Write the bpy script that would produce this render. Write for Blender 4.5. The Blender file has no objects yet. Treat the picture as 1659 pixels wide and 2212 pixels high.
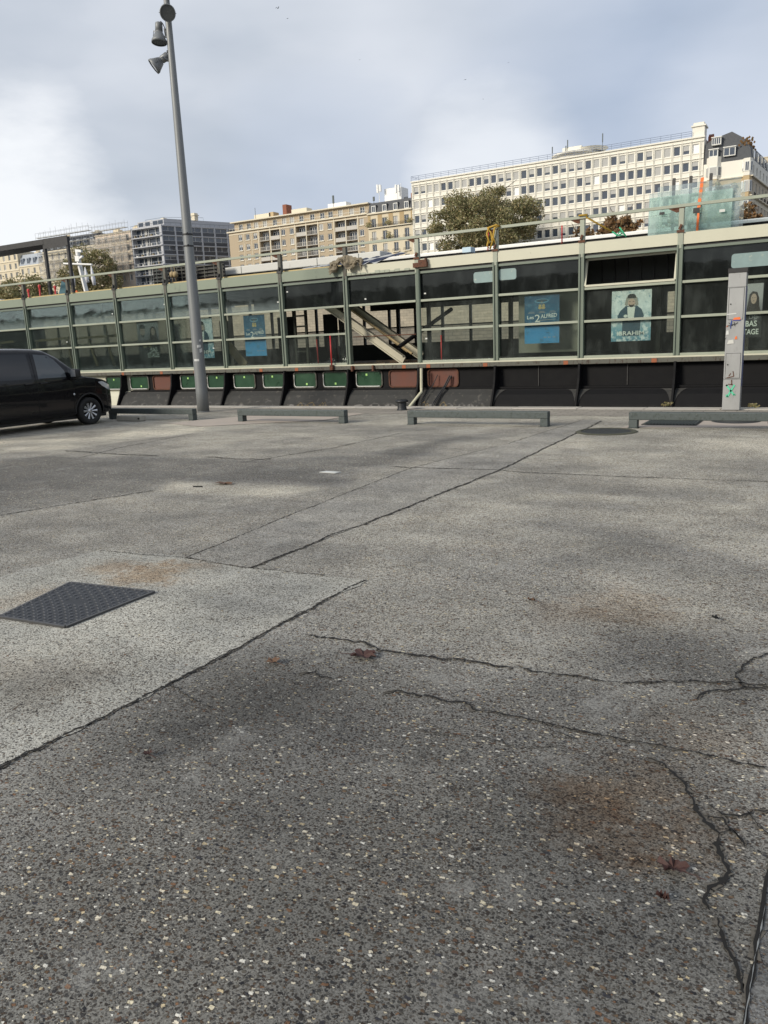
import bpy, bmesh, math, random
import numpy as np
from mathutils import Vector, Matrix
from mathutils.bvhtree import BVHTree
R = math.radians
random.seed(7)
rng = np.random.default_rng(11)
scene = bpy.context.scene
COL = scene.collection

# ------------------------------------------------------------------ camera
F, CX, CY, H = 1673.0, 829.5, 1106.0, 1.65          # measured on the photo scaled to 1659 x 2212
_n = np.array([.042, 1, (1106 - (778.7 - .042 * 830)) / F]); _n /= np.linalg.norm(_n)
_l = np.array([-2126 - CX, 868 - CY, F]); _l -= _n * _l.dot(_n); _l /= np.linalg.norm(_l)
_X, _Z = -_l, -_n
_Y = np.cross(_Z, _X)
M = np.array([_X, _Y, _Z])
def _ray(x, y): return M @ np.array([(x - CX) / F, (y - CY) / F, 1.0])
def at(x, y, Y):
    d = _ray(x, y); t = Y / d[1]
    return Vector((d[0] * t, Y, H + d[2] * t))
def gp(x, y, z=0.0):
    d = _ray(x, y); t = (z - H) / d[2]
    return Vector((d[0] * t, d[1] * t, z))
cam_d = bpy.data.cameras.new('camera'); cam = bpy.data.objects.new('camera', cam_d); COL.objects.link(cam)
mw = Matrix.Identity(4)
for i in range(3):
    mw[i][0] = M[i, 0]; mw[i][1] = -M[i, 1]; mw[i][2] = -M[i, 2]
mw[2][3] = H
cam.matrix_world = mw
cam_d.sensor_fit = 'HORIZONTAL'; cam_d.sensor_width = 36; cam_d.lens = 36 * F / 1659
cam_d.clip_start = 0.05; cam_d.clip_end = 3000
scene.camera = cam

# ------------------------------------------------------------------ light
SUN_EL, SUN_AZ = 25, 208        # azimuth clockwise from +Y
sd = bpy.data.lights.new('sun', 'SUN'); sd.energy = 3.0; sd.angle = R(16); sd.color = (1, .92, .78)
sun = bpy.data.objects.new('sun', sd); COL.objects.link(sun)
sv = Vector((math.sin(R(SUN_AZ)) * math.cos(R(SUN_EL)), math.cos(R(SUN_AZ)) * math.cos(R(SUN_EL)), math.sin(R(SUN_EL))))
sun.rotation_euler = (-sv).to_track_quat('-Z', 'Y').to_euler(); sun.location = (0, 0, 60)

def N(nt, typ, ins=None, **props):
    n = nt.nodes.new(typ)
    for k, v in props.items(): setattr(n, k, v)
    for k, v in (ins or {}).items():
        s = n.inputs[k]
        if isinstance(v, bpy.types.NodeSocket): nt.links.new(v, s)
        else:
            if isinstance(v, (tuple, list)) and len(v) == 3 and s.type == 'RGBA': v = (*v, 1)
            s.default_value = v
    return n
def mth(nt, op, a, b=0.0, c=0.0, clamp=False):
    return N(nt, 'ShaderNodeMath', {0: a, 1: b, 2: c}, operation=op, use_clamp=clamp).outputs[0]
def mixc(nt, f, a, b, mode='MIX'):
    n = N(nt, 'ShaderNodeMix', {0: f, 6: a, 7: b}, data_type='RGBA', blend_type=mode, clamp_factor=True)
    return n.outputs[2]
def sstep(nt, v, a, b, o0=0.0, o1=1.0):
    return N(nt, 'ShaderNodeMapRange', {0: v, 1: a, 2: b, 3: o0, 4: o1}, interpolation_type='SMOOTHSTEP').outputs[0]
def noise(nt, vec, scale, detail=3.0, rough=.55, dim='3D', out=0):
    return N(nt, 'ShaderNodeTexNoise', {'Vector': vec, 'Scale': scale, 'Detail': detail, 'Roughness': rough}, noise_dimensions=dim).outputs[out]
def ramp(nt, fac, stops, interp='LINEAR'):
    n = N(nt, 'ShaderNodeValToRGB', {0: fac}); cr = n.color_ramp; cr.interpolation = interp
    while len(cr.elements) > 1: cr.elements.remove(cr.elements[-1])
    cr.elements[0].position = stops[0][0]; cr.elements[0].color = (*stops[0][1], 1)
    for p, c in stops[1:]:
        e = cr.elements.new(p); e.color = (*c, 1)
    return n.outputs[0]

world = bpy.data.worlds.new('World'); scene.world = world; world.use_nodes = True
nt = world.node_tree; nt.nodes.clear()
sky = N(nt, 'ShaderNodeTexSky', sky_type='NISHITA', sun_disc=False, sun_elevation=R(SUN_EL), sun_rotation=R(SUN_AZ), air_density=1.0, dust_density=1.5, ozone_density=1.0)
gen = N(nt, 'ShaderNodeTexCoord').outputs['Generated']
skyc = mixc(nt, 1.0, sky.outputs[0], (.10, .10, .10), 'MULTIPLY')
stretch = N(nt, 'ShaderNodeMapping', {'Vector': gen, 'Scale': (1, 1, 2.6), 'Location': (.35, .1, .2)}).outputs[0]
n1 = noise(nt, stretch, 1.5, 4, .5); n2 = noise(nt, stretch, 4.0, 4, .5)
cl = mth(nt, 'ADD', mth(nt, 'MULTIPLY', n1, .75), mth(nt, 'MULTIPLY', n2, .25))
sep = N(nt, 'ShaderNodeSeparateXYZ', {0: gen})
elev = sep.outputs[2]
cloud = ramp(nt, sstep(nt, cl, .37, .63), [(0, (.37, .42, .51)), (.40, (.52, .575, .66)), (.62, (.62, .665, .745)), (1, (.82, .85, .92))])
n3 = noise(nt, stretch, 11.0, 5, .6)
def glow(px, py, size):
    d = _ray(px, py); d = d / np.linalg.norm(d)
    dp = N(nt, 'ShaderNodeVectorMath', {0: gen, 1: tuple(d)}, operation='DOT_PRODUCT').outputs['Value']
    k = 1 - math.cos(R(size))
    t = mth(nt, 'MULTIPLY', mth(nt, 'SUBTRACT', dp, 1 - k), 1 / k)
    t = mth(nt, 'ADD', t, mth(nt, 'MULTIPLY', mth(nt, 'SUBTRACT', n2, .5), 1.3))
    t = mth(nt, 'ADD', t, mth(nt, 'MULTIPLY', mth(nt, 'SUBTRACT', n3, .5), .7))
    return sstep(nt, t, -.15, 1.05)
g = mth(nt, 'MAXIMUM', glow(0, 490, 10), mth(nt, 'MULTIPLY', glow(1060, 345, 7), .8))
g = mth(nt, 'MAXIMUM', g, mth(nt, 'MULTIPLY', glow(250, 60, 22), .25))
g = mth(nt, 'MAXIMUM', g, mth(nt, 'MULTIPLY', glow(1640, 270, 9), .35))
g = mth(nt, 'MAXIMUM', g, mth(nt, 'MULTIPLY', glow(700, -260, 24), .42))
g = mth(nt, 'MAXIMUM', g, mth(nt, 'MULTIPLY', glow(20, 290, 6), .5))
cloud = mixc(nt, g, cloud, (.95, .97, 1.0))
dk = mth(nt, 'MAXIMUM', mth(nt, 'MULTIPLY', glow(560, 300, 17), .62), mth(nt, 'MULTIPLY', glow(900, 260, 15), .5))
dk = mth(nt, 'MAXIMUM', dk, mth(nt, 'MULTIPLY', glow(150, 240, 10), .5))
cloud = mixc(nt, mth(nt, 'MULTIPLY', dk, mth(nt, 'SUBTRACT', 1.0, g)), cloud, (.43, .485, .57))
dk2 = mth(nt, 'MAXIMUM', mth(nt, 'MULTIPLY', glow(1400, 240, 15), .7), mth(nt, 'MULTIPLY', glow(700, 420, 9), .6))
cloud = mixc(nt, mth(nt, 'MULTIPLY', dk2, mth(nt, 'SUBTRACT', 1.0, g)), cloud, (.40, .485, .64))
tot = mixc(nt, .9, skyc, cloud)
bg = N(nt, 'ShaderNodeBackground', {'Color': tot, 'Strength': .90})
nt.links.new(bg.outputs[0], N(nt, 'ShaderNodeOutputWorld').inputs[0])
scene.view_settings.view_transform = 'Standard'; scene.view_settings.look = 'None'
scene.view_settings.exposure = 0.25; scene.view_settings.gamma = 1.0
try:
    scene.cycles.max_bounces = 8; scene.cycles.transparent_max_bounces = 24; scene.cycles.use_denoising = True
except Exception: pass

# ------------------------------------------------------------------ mesh and object helpers
class MB:
    def __init__(s): s.v = []; s.f = []; s.m = []
    def add(s, vs, fs, m=0):
        b = len(s.v); s.v += [tuple(p) for p in vs]
        for f in fs: s.f.append(tuple(b + i for i in f)); s.m.append(m)
        return s
    def box(s, x0, x1, y0, y1, z0, z1, m=0):
        return s.add([(x0,y0,z0),(x1,y0,z0),(x1,y1,z0),(x0,y1,z0),(x0,y0,z1),(x1,y0,z1),(x1,y1,z1),(x0,y1,z1)],
                     [(0,3,2,1),(4,5,6,7),(0,1,5,4),(1,2,6,5),(2,3,7,6),(3,0,4,7)], m)
    def bbox(s, x0, x1, y0, y1, z0, z1, m=0, b=.01):      # box with chamfered edges along its length-independent corners
        pts = []
        o = [(x0,x1),(y0,y1),(z0,z1)]
        bm = bmesh.new(); bmesh.ops.create_cube(bm, size=1)
        for v in bm.verts:
            v.co = Vector(((x0+x1)/2+v.co.x*(x1-x0), (y0+y1)/2+v.co.y*(y1-y0), (z0+z1)/2+v.co.z*(z1-z0)))
        bmesh.ops.bevel(bm, geom=bm.edges[:], offset=b, segments=2, affect='EDGES', profile=.5)
        bm.verts.index_update()
        s.add([v.co for v in bm.verts], [[v.index for v in f.verts] for f in bm.faces], m); bm.free(); return s
    def obox(s, p0, p1, w, h, m=0, up=(0,0,1)):           # a bar with a rectangular section from p0 to p1
        p0, p1 = Vector(p0), Vector(p1); d = (p1-p0).normalized(); up = Vector(up)
        a = d.cross(up)
        if a.length < 1e-4: a = d.cross(Vector((1,0,0)))
        a.normalize(); b = a.cross(d).normalized(); a *= w/2; b *= h/2
        vs = [p+i*a+j*b for p in (p0,p1) for i,j in ((-1,-1),(1,-1),(1,1),(-1,1))]
        return s.add(vs, [(0,1,2,3),(7,6,5,4),(0,4,5,1),(1,5,6,2),(2,6,7,3),(3,7,4,0)], m)
    def tube(s, pts, r, seg=8, m=0, caps=True):
        pts = [Vector(p) for p in pts]; rs = r if isinstance(r,(list,tuple)) else [r]*len(pts); vs=[]; fs=[]
        ref = Vector((0,0,1))
        if abs((pts[-1]-pts[0]).normalized().z) > .9: ref = Vector((1,0,0))
        for i,p in enumerate(pts):
            d = (pts[min(i+1,len(pts)-1)]-pts[max(i-1,0)]).normalized()
            a = d.cross(ref).normalized(); b = a.cross(d)
            for k in range(seg):
                t = 2*math.pi*k/seg; vs.append(p+(a*math.cos(t)+b*math.sin(t))*rs[i])
        for i in range(len(pts)-1):
            for k in range(seg):
                k2=(k+1)%seg; fs.append((i*seg+k,i*seg+k2,(i+1)*seg+k2,(i+1)*seg+k))
        if caps: fs.append(tuple(range(seg))[::-1]); fs.append(tuple((len(pts)-1)*seg+k for k in range(seg)))
        return s.add(vs, fs, m)
    def lathe(s, prof, origin, axis, seg=24, m=0):        # prof: (r, t) along axis
        o = Vector(origin); d = Vector(axis).normalized()
        a = d.cross(Vector((0,0,1)) if abs(d.z)<.9 else Vector((1,0,0))).normalized(); b = d.cross(a)
        vs=[];fs=[]
        for r_,t in prof:
            for k in range(seg):
                an=2*math.pi*k/seg; vs.append(o+d*t+(a*math.cos(an)+b*math.sin(an))*r_)
        for i in range(len(prof)-1):
            for k in range(seg):
                k2=(k+1)%seg; fs.append((i*seg+k,i*seg+k2,(i+1)*seg+k2,(i+1)*seg+k))
        return s.add(vs,fs,m)
    def prism(s, poly, fn, d0, d1, m=0):                  # poly in 2-D, fn(u,v,d) -> point
        n=len(poly); vs=[fn(u,v,d0) for u,v in poly]+[fn(u,v,d1) for u,v in poly]
        fs=[tuple(range(n)),tuple(range(n,2*n))[::-1]]+[(i,i+n,(i+1)%n+n,(i+1)%n) for i in range(n)]
        return s.add(vs,fs,m)
    def mesh(s, name, mats, smooth=False):
        me = bpy.data.meshes.new(name); me.from_pydata(s.v, [], s.f); 
        for mt in (mats if isinstance(mats,(list,tuple)) else [mats]): me.materials.append(mt)
        if len(me.materials) > 1: me.polygons.foreach_set('material_index', s.m)
        if smooth: me.polygons.foreach_set('use_smooth', [True]*len(me.polygons))
        bm = bmesh.new(); bm.from_mesh(me); bmesh.ops.recalc_face_normals(bm, faces=bm.faces[:]); bm.to_mesh(me); bm.free()
        me.update(); return me
    def build(s, name, mats, parent=None, smooth=False, local=False, label=None):
        o = bpy.data.objects.new(name, s.mesh(name, mats, smooth)); link(o, parent, local)
        if label: o['label'] = label
        return o
def wl(o):
    v = Vector((0,0,0))
    while o: v += o.location; o = o.parent
    return v
def link(o, parent=None, local=False):
    COL.objects.link(o)
    if parent:
        o.parent = parent
        if not local: o.location = -wl(parent)
    return o
def tag(o, label, cat, group=None, kind=None):
    o['label'] = label; o['category'] = cat
    if group: o['group'] = group
    if kind: o['kind'] = kind
    return o
def thing(name, label, cat, loc=(0,0,0), group=None):
    o = bpy.data.objects.new(name, None); COL.objects.link(o); o.location = loc; o.empty_display_size = .2
    return tag(o, label, cat, group)
def struct(o, label=None, cat=None):
    o['kind'] = 'structure'
    if label: o['label'] = label; o['category'] = cat
    return o
def dup(o, loc=None, label=None, parent=None):
    c = o.copy(); COL.objects.link(c)
    if parent: c.parent = parent
    if loc is not None: c.location = loc
    if label: c['label'] = label
    for ch in list(o.children): dup(ch, parent=c)
    return c
def text_mesh(txt, x0, x1, z0, z1, Y, bold=0.0, tilt=0.0):
    cu = bpy.data.curves.new('lettering', 'FONT'); cu.body = txt; cu.offset = bold; cu.resolution_u = 3
    o = bpy.data.objects.new('lettering', cu); COL.objects.link(o)
    me = bpy.data.meshes.new_from_object(o.evaluated_get(bpy.context.evaluated_depsgraph_get()))
    bpy.data.objects.remove(o); bpy.data.curves.remove(cu)
    co = np.zeros(len(me.vertices)*3); me.vertices.foreach_get('co', co); co = co.reshape(-1,3)
    mn, mx = co.min(0), co.max(0); u = (co[:,0]-mn[0])/(mx[0]-mn[0]); v = (co[:,1]-mn[1])/(mx[1]-mn[1])
    out = np.stack([x0+u*(x1-x0), np.full(len(u), Y), z0+v*(z1-z0)+u*tilt], 1)
    me.vertices.foreach_set('co', out.ravel()); me.update(); return me

# ------------------------------------------------------------------ materials
def mat(name, col, rough=.6, metal=0.0, var=.25, vs=6.0, bump=.0, bs=40.0, col2=None, fac=.5, spots=None, coat=0.0, stretch=None):
    m = bpy.data.materials.new(name); m.use_nodes = True; nt = m.node_tree; nt.nodes.clear()
    co = N(nt,'ShaderNodeTexCoord').outputs['Object']
    if stretch: co = N(nt,'ShaderNodeMapping',{'Vector':co,'Scale':stretch}).outputs[0]
    nz = noise(nt, co, vs, 5, .6)
    c = mixc(nt, nz, tuple(x*(1-var) for x in col), tuple(min(1,x*(1+var)) for x in col))
    if col2:
        n2 = noise(nt, co, vs*2.3, 6, .65); c = mixc(nt, sstep(nt, n2, fac, fac+.12), c, col2)
    if spots:
        n3 = noise(nt, co, vs*5, 3, .5); c = mixc(nt, sstep(nt, n3, .66, .7), c, spots)
    b = N(nt,'ShaderNodeBsdfPrincipled',{'Base Color':c,'Roughness':sstep(nt,nz,.2,.8,rough*.85,min(1,rough*1.15)),'Metallic':metal})
    if coat: b.inputs['Coat Weight'].default_value = coat; b.inputs['Coat Roughness'].default_value=.04
    if bump:
        bp = N(nt,'ShaderNodeBump',{'Height':noise(nt,co,bs,4,.6),'Strength':bump,'Distance':.01}); nt.links.new(bp.outputs[0], b.inputs['Normal'])
    nt.links.new(b.outputs[0], N(nt,'ShaderNodeOutputMaterial').inputs[0]); return m
def glass_mat(name, tint=(.62,.68,.66), refl=1.0, dirt=.12, dcol=(.45,.48,.47), frost=0.0):
    m = bpy.data.materials.new(name); m.use_nodes = True; nt = m.node_tree; nt.nodes.clear()
    co = N(nt,'ShaderNodeTexCoord').outputs['Object']
    tr = N(nt,'ShaderNodeBsdfTransparent',{'Color':tint}); gl = N(nt,'ShaderNodeBsdfGlossy',{'Roughness':.03,'Color':(.9,.95,.93),'Normal':N(nt,'ShaderNodeBump',{'Height':noise(nt,co,1.3,2,.5),'Strength':.25,'Distance':.010}).outputs[0]})
    fr = N(nt,'ShaderNodeFresnel',{'IOR':1.45}).outputs[0]
    mx = N(nt,'ShaderNodeMixShader',{0:mth(nt,'MULTIPLY',fr,refl,clamp=True),1:tr.outputs[0],2:gl.outputs[0]})
    st = N(nt,'ShaderNodeMapping',{'Vector':co,'Scale':(1,1,.45)}).outputs[0]
    d = sstep(nt, noise(nt,st,2.2,6,.65), .42,.75, dirt*.3, dirt)
    if frost:
        z = N(nt,'ShaderNodeSeparateXYZ',{0:co}).outputs[2]
        j = mth(nt,'ADD',z,mth(nt,'MULTIPLY',mth(nt,'SUBTRACT',noise(nt,co,4,5,.7),.5),.5))
        f1 = mth(nt,'MULTIPLY', sstep(nt,j,2.78,3.25,frost,0), sstep(nt,z,2.78,2.84))
        f2 = mth(nt,'MULTIPLY', sstep(nt,j,1.16,1.35,frost*.15,0), 1.0)
        d = mth(nt,'ADD',d,mth(nt,'MAXIMUM',f1,f2),clamp=True)
    df = N(nt,'ShaderNodeBsdfDiffuse',{'Color':dcol})
    m2 = N(nt,'ShaderNodeMixShader',{0:d,1:mx.outputs[0],2:df.outputs[0]})
    nt.links.new(m2.outputs[0], N(nt,'ShaderNodeOutputMaterial').inputs[0]); return m

def ground_mat(name, cement, dens=1.0, lightfrac=1.0, tone=False, spots=(), darkspots=(), pale=(.55,.5,.38), bumpk=1.0):
    m = bpy.data.materials.new(name); m.use_nodes = True; nt = m.node_tree; nt.nodes.clear()
    co = N(nt,'ShaderNodeTexCoord').outputs['Object']
    wv = N(nt,'ShaderNodeTexNoise',{'Vector':co,'Scale':75.0,'Detail':2.0},noise_dimensions='3D').outputs[1]
    wv = N(nt,'ShaderNodeVectorMath',{0:wv,1:(.5,.5,.5)},operation='SUBTRACT').outputs[0]
    wv = N(nt,'ShaderNodeVectorMath',{0:wv,'Scale':.012},operation='SCALE').outputs[0]
    wv2 = N(nt,'ShaderNodeTexNoise',{'Vector':co,'Scale':210.0,'Detail':1.0},noise_dimensions='3D').outputs[1]
    wv2 = N(nt,'ShaderNodeVectorMath',{0:N(nt,'ShaderNodeVectorMath',{0:wv2,1:(.5,.5,.5)},operation='SUBTRACT').outputs[0],'Scale':.0055},operation='SCALE').outputs[0]
    wc = N(nt,'ShaderNodeVectorMath',{0:N(nt,'ShaderNodeVectorMath',{0:co,1:wv},operation='ADD').outputs[0],1:wv2},operation='ADD').outputs[0]
    big = noise(nt,co,.55,5,.6); mid = noise(nt,co,3.2,6,.65); fine = noise(nt,co,160.0,3,.6)
    c = mixc(nt, sstep(nt,fine,.25,.75), tuple(x*.58 for x in cement), tuple(x*1.40 for x in cement))
    c = mixc(nt, sstep(nt,noise(nt,co,45.0,4,.7),.55,.75), c, mixc(nt,1.0,c,(.62,.61,.60),'MULTIPLY'))
    c = mixc(nt, sstep(nt,mid,.35,.7), c, mixc(nt,1.0,c,(.80,.80,.79),'MULTIPLY'))
    dk = [(.060,.052,.046),(.085,.064,.050),(.036,.038,.046),(.115,.085,.062),(.14,.10,.068),(.085,.082,.077),(.060,.050,.044),(.18,.16,.13),(.042,.039,.038),(.25,.235,.21),(.075,.072,.07),(.13,.125,.115)]
    lt = [(.075,.05,.036),(.11,.07,.042),(.60,.54,.40),(.66,.64,.58),(.52,.43,.28),(.16,.11,.07),(.66,.60,.48),(.19,.105,.06),(.46,.42,.34),(.045,.045,.052),(.13,.09,.06),(.10,.06,.04)]
    H_ = mth(nt,'MULTIPLY',fine,.25)
    def layer(c, Hh, scale, den, r0, r1, pal, off, h, op=1.0, metric='EUCLIDEAN', sy=1.25):
        v = N(nt,'ShaderNodeMapping',{'Vector':wc,'Location':(off,off*1.7,0),'Rotation':(0,0,off),'Scale':(1.0,sy,1)}).outputs[0]
        vo = N(nt,'ShaderNodeTexVoronoi',{'Vector':v,'Scale':scale,'Randomness':1.0},voronoi_dimensions='2D',feature='F1',distance=metric)
        s = N(nt,'ShaderNodeSeparateColor',{0:vo.outputs['Color']})
        r = sstep(nt, s.outputs[2], 0,1, r0, r1)
        mk = mth(nt,'MULTIPLY', N(nt,'ShaderNodeMapRange',{0:mth(nt,'SUBTRACT',vo.outputs['Distance'],r),1:.05,2:-.03}).outputs[0], mth(nt,'LESS_THAN',s.outputs[1],den))
        st = ramp(nt, s.outputs[0], [(i/len(pal),p) for i,p in enumerate(pal)], 'CONSTANT')
        st = mixc(nt, .5, st, mixc(nt,1.0,st,mixc(nt,fine,(.55,.55,.55),(1.5,1.5,1.5)),'MULTIPLY'))
        ring = mth(nt,'MULTIPLY',mth(nt,'SUBTRACT',N(nt,'ShaderNodeMapRange',{0:mth(nt,'SUBTRACT',vo.outputs['Distance'],r),1:.16,2:.04}).outputs[0],mk),mth(nt,'LESS_THAN',s.outputs[1],den))
        c = mixc(nt, mth(nt,'MULTIPLY',ring,.35), c, (.05,.047,.043))
        return mixc(nt, mth(nt,'MULTIPLY',mk,op) if op<1 else mk, c, st), mth(nt,'ADD',Hh,mth(nt,'MULTIPLY',mk,h))
    patch = sstep(nt, noise(nt,co,1.3,4,.6), .3,.7,.72,1.12)
    D = lambda d: mth(nt,'MULTIPLY',patch,d*dens)
    c,H_ = layer(c,H_,165.0,D(.55),.22,.46,dk,.3,.35,.72)
    c,H_ = layer(c,H_,84.0,D(.62),.16,.44,dk,1.9,.7,.88)
    c,H_ = layer(c,H_,54.0,D(.30),.18,.48,dk,4.4,.8,1.0,'MANHATTAN',1.4)
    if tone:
        a = N(nt,'ShaderNodeAttribute',attribute_name='tone_map')
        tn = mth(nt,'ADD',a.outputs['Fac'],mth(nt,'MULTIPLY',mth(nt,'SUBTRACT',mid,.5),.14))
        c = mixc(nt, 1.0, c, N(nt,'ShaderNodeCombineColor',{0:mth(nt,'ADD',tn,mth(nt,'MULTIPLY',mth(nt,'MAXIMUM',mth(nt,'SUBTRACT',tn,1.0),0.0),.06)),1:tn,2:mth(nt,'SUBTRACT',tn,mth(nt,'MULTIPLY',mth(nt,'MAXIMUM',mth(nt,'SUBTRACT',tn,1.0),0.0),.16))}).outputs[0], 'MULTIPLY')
    c,H_ = layer(c,H_,58.0,D(.23*lightfrac),.16,.48,lt,3.1,.9,1.0,'MANHATTAN',1.5)
    c,H_ = layer(c,H_,34.0,D(.17*lightfrac),.14,.46,lt,5.3,1.0,1.0,'MANHATTAN',1.7)
    # wear and dirt
    c = mixc(nt, 1.0, c, mixc(nt, sstep(nt,big,.36,.64), (.77,.775,.785), (1.17,1.165,1.14)), 'MULTIPLY')
    sx = N(nt,'ShaderNodeMapping',{'Vector':co,'Scale':(.35,1.6,1),'Rotation':(0,0,.25)}).outputs[0]
    c = mixc(nt, 1.0, c, mixc(nt, sstep(nt,noise(nt,sx,1.4,5,.6),.3,.7), (.88,.885,.89), (1.10,1.095,1.085)), 'MULTIPLY')
    grime = sstep(nt, noise(nt,co,5.5,6,.7), .60,.74)
    c = mixc(nt, mth(nt,'MULTIPLY',grime,.45), c, (.075,.062,.05))
    dust = sstep(nt, noise(nt,N(nt,'ShaderNodeMapping',{'Vector':co,'Location':(9,4,0)}).outputs[0],2.1,6,.7), .54,.72)
    c = mixc(nt, mth(nt,'MULTIPLY',dust,.38), c, (.40,.395,.37))
    ragged = noise(nt,co,22.0,5,.7)
    def blob(P, rad):
        d = N(nt,'ShaderNodeVectorMath',{0:co,1:(P[0],P[1],0.0)},operation='DISTANCE').outputs['Value']
        d = mth(nt,'ADD',d,mth(nt,'MULTIPLY',mth(nt,'SUBTRACT',mid,.5),rad*2.2))
        d = mth(nt,'ADD',d,mth(nt,'MULTIPLY',mth(nt,'SUBTRACT',ragged,.5),rad*1.5))
        return sstep(nt,d,rad*.1,rad,1,0)
    for P, rad, s_ in spots:
        c = mixc(nt, mth(nt,'MULTIPLY',blob(P,rad),s_), c, mixc(nt,1.0,c,(.70,.55,.42),'MULTIPLY'))
    for P, rad, s_ in darkspots:
        c = mixc(nt, mth(nt,'MULTIPLY',blob(P,rad),s_), c, mixc(nt,1.0,c,(.5,.5,.5),'MULTIPLY'))
    b = N(nt,'ShaderNodeBsdfPrincipled',{'Base Color':c,'Roughness':.82,'Specular IOR Level':.3})
    bp = N(nt,'ShaderNodeBump',{'Height':H_,'Strength':.9*bumpk,'Distance':.005}); nt.links.new(bp.outputs[0],b.inputs['Normal'])
    nt.links.new(b.outputs[0], N(nt,'ShaderNodeOutputMaterial').inputs[0]); return m
def paver_mat(name, c1, c2, mortar, w, h, rot=0.0, msize=.012, off=.5):
    m = bpy.data.materials.new(name); m.use_nodes = True; nt = m.node_tree; nt.nodes.clear()
    co = N(nt,'ShaderNodeTexCoord').outputs['Object']
    mp = N(nt,'ShaderNodeMapping',{'Vector':co,'Rotation':rot if isinstance(rot,tuple) else (0,0,rot)}).outputs[0]
    bt = N(nt,'ShaderNodeTexBrick',{'Vector':mp,'Color1':c1,'Color2':c2,'Mortar':mortar,'Scale':1.0,'Mortar Size':msize,'Brick Width':w,'Row Height':h,'Bias':0.0},offset=off)
    c = mixc(nt,1.0,bt.outputs[0],mixc(nt,noise(nt,co,2.2,6,.65),(.6,.6,.6),(1.4,1.38,1.33)),'MULTIPLY')
    c = mixc(nt,sstep(nt,noise(nt,co,30,4,.6),.55,.8),c,mixc(nt,1.0,c,(.6,.58,.55),'MULTIPLY'))
    b = N(nt,'ShaderNodeBsdfPrincipled',{'Base Color':c,'Roughness':.85})
    bp = N(nt,'ShaderNodeBump',{'Height':mth(nt,'ADD',mth(nt,'MULTIPLY',bt.outputs['Fac'],-1.0),mth(nt,'MULTIPLY',noise(nt,co,40,3,.6),.5)),'Strength':.5,'Distance':.01}); nt.links.new(bp.outputs[0],b.inputs['Normal'])
    nt.links.new(b.outputs[0], N(nt,'ShaderNodeOutputMaterial').inputs[0]); return m

K = {}
K['green'] = mat('green_paint', (.125,.155,.122), .5, var=.25, vs=3, bump=.15, bs=20, spots=None, stretch=(1,1,.5))
K['cream'] = mat('cream_paint', (.50,.49,.385), .5, var=.10, vs=2, bump=.1, col2=(.36,.34,.26), fac=.68)
K['palegreen'] = mat('pale_green_paint', (.29,.315,.25), .5, var=.18, vs=4, col2=(.18,.185,.14), fac=.66)
K['black'] = mat('black_paint', (.008,.008,.009), .7, var=.4, vs=5, bump=.15, bs=18, col2=(.024,.019,.016), fac=.68)
K['black'].node_tree.nodes['Principled BSDF'].inputs['Specular IOR Level'].default_value = .15
K['blackdirt'] = mat('dusty_black_paint', (.028,.028,.027), .8, var=.4, vs=3, bump=.2, bs=15, col2=(.07,.066,.058), fac=.56)
K['rust'] = mat('rusty_steel', (.11,.045,.025), .85, var=.5, vs=14, bump=.3, col2=(.035,.022,.016), fac=.52)
K['rustgreen'] = mat('rusting_green_paint', (.085,.085,.07), .65, var=.35, vs=6, col2=(.04,.024,.016), fac=.52, stretch=(1,1,.4))
K['redox'] = mat('red_lead_paint', (.125,.05,.036), .8, var=.4, vs=3, bump=.1)
K['orangepatch'] = mat('orange_primer', (.28,.09,.04), .8, var=.4, vs=12)
K['greenpane'] = mat('green_sheeting', (.012,.052,.024), .3, var=.5, vs=3, coat=.2, col2=(.03,.09,.04), fac=.62)
K['sticker'] = mat('white_sticker', (.56,.57,.55), .6, var=.06)
K['limesticker'] = mat('lime_sticker', (.35,.62,.18), .6, var=.06)
K['wood'] = mat('worn_planks', (.15,.105,.065), .8, var=.45, vs=3, bump=.25, stretch=(.3,4,1), col2=(.05,.036,.025), fac=.55)
K['timber'] = mat('scaffold_timber', (.34,.26,.14), .75, var=.25, vs=6, stretch=(1,1,.3))
K['dark'] = mat('dark_interior', (.055,.057,.055), .7, var=.4, vs=3)
K['darkmetal'] = mat('dark_steel', (.035,.034,.034), .5, .3, var=.4, vs=8, bump=.1)
K['galv'] = mat('galvanised_steel', (.075,.09,.09), .6, .3, var=.3, vs=9, bump=.1, col2=(.05,.062,.058), fac=.52, spots=(.17,.17,.16))
K['pole'] = mat('grey_pole_paint', (.19,.20,.205), .5, .2, var=.14, vs=5, stretch=(2,2,.3))
K['pillar'] = mat('grey_metal_panels', (.32,.325,.325), .45, .25, var=.14, vs=4, stretch=(1,1,.4), col2=(.25,.25,.245), fac=.62)
K['blueedge'] = mat('blue_sprayed_edge', (.12,.14,.26), .55, var=.4, vs=8)
K['lens'] = mat('lamp_lens', (.075,.08,.078), .25, .0, var=.4, vs=25, coat=.6)
K['white'] = mat('white_paint', (.74,.74,.72), .5, var=.07, vs=3)
K['offwhite'] = mat('offwhite_sheet', (.52,.52,.49), .55, var=.10, vs=2, col2=(.44,.43,.40), fac=.6)
K['red'] = mat('red_paint', (.50,.035,.035), .5, var=.15)
K['iron'] = mat('cast_iron', (.032,.034,.038), .5, .5, var=.4, vs=30, bump=.2, bs=120)
K['concrete'] = mat('cast_concrete', (.36,.34,.29), .9, var=.2, vs=10, bump=.5, bs=60)
K['coping'] = mat('stone_coping', (.42,.39,.35), .85, var=.22, vs=3, bump=.3, bs=30)
K['crack'] = mat('crack_dirt', (.006,.0055,.005), 1.0, var=.6, vs=20)
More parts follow.
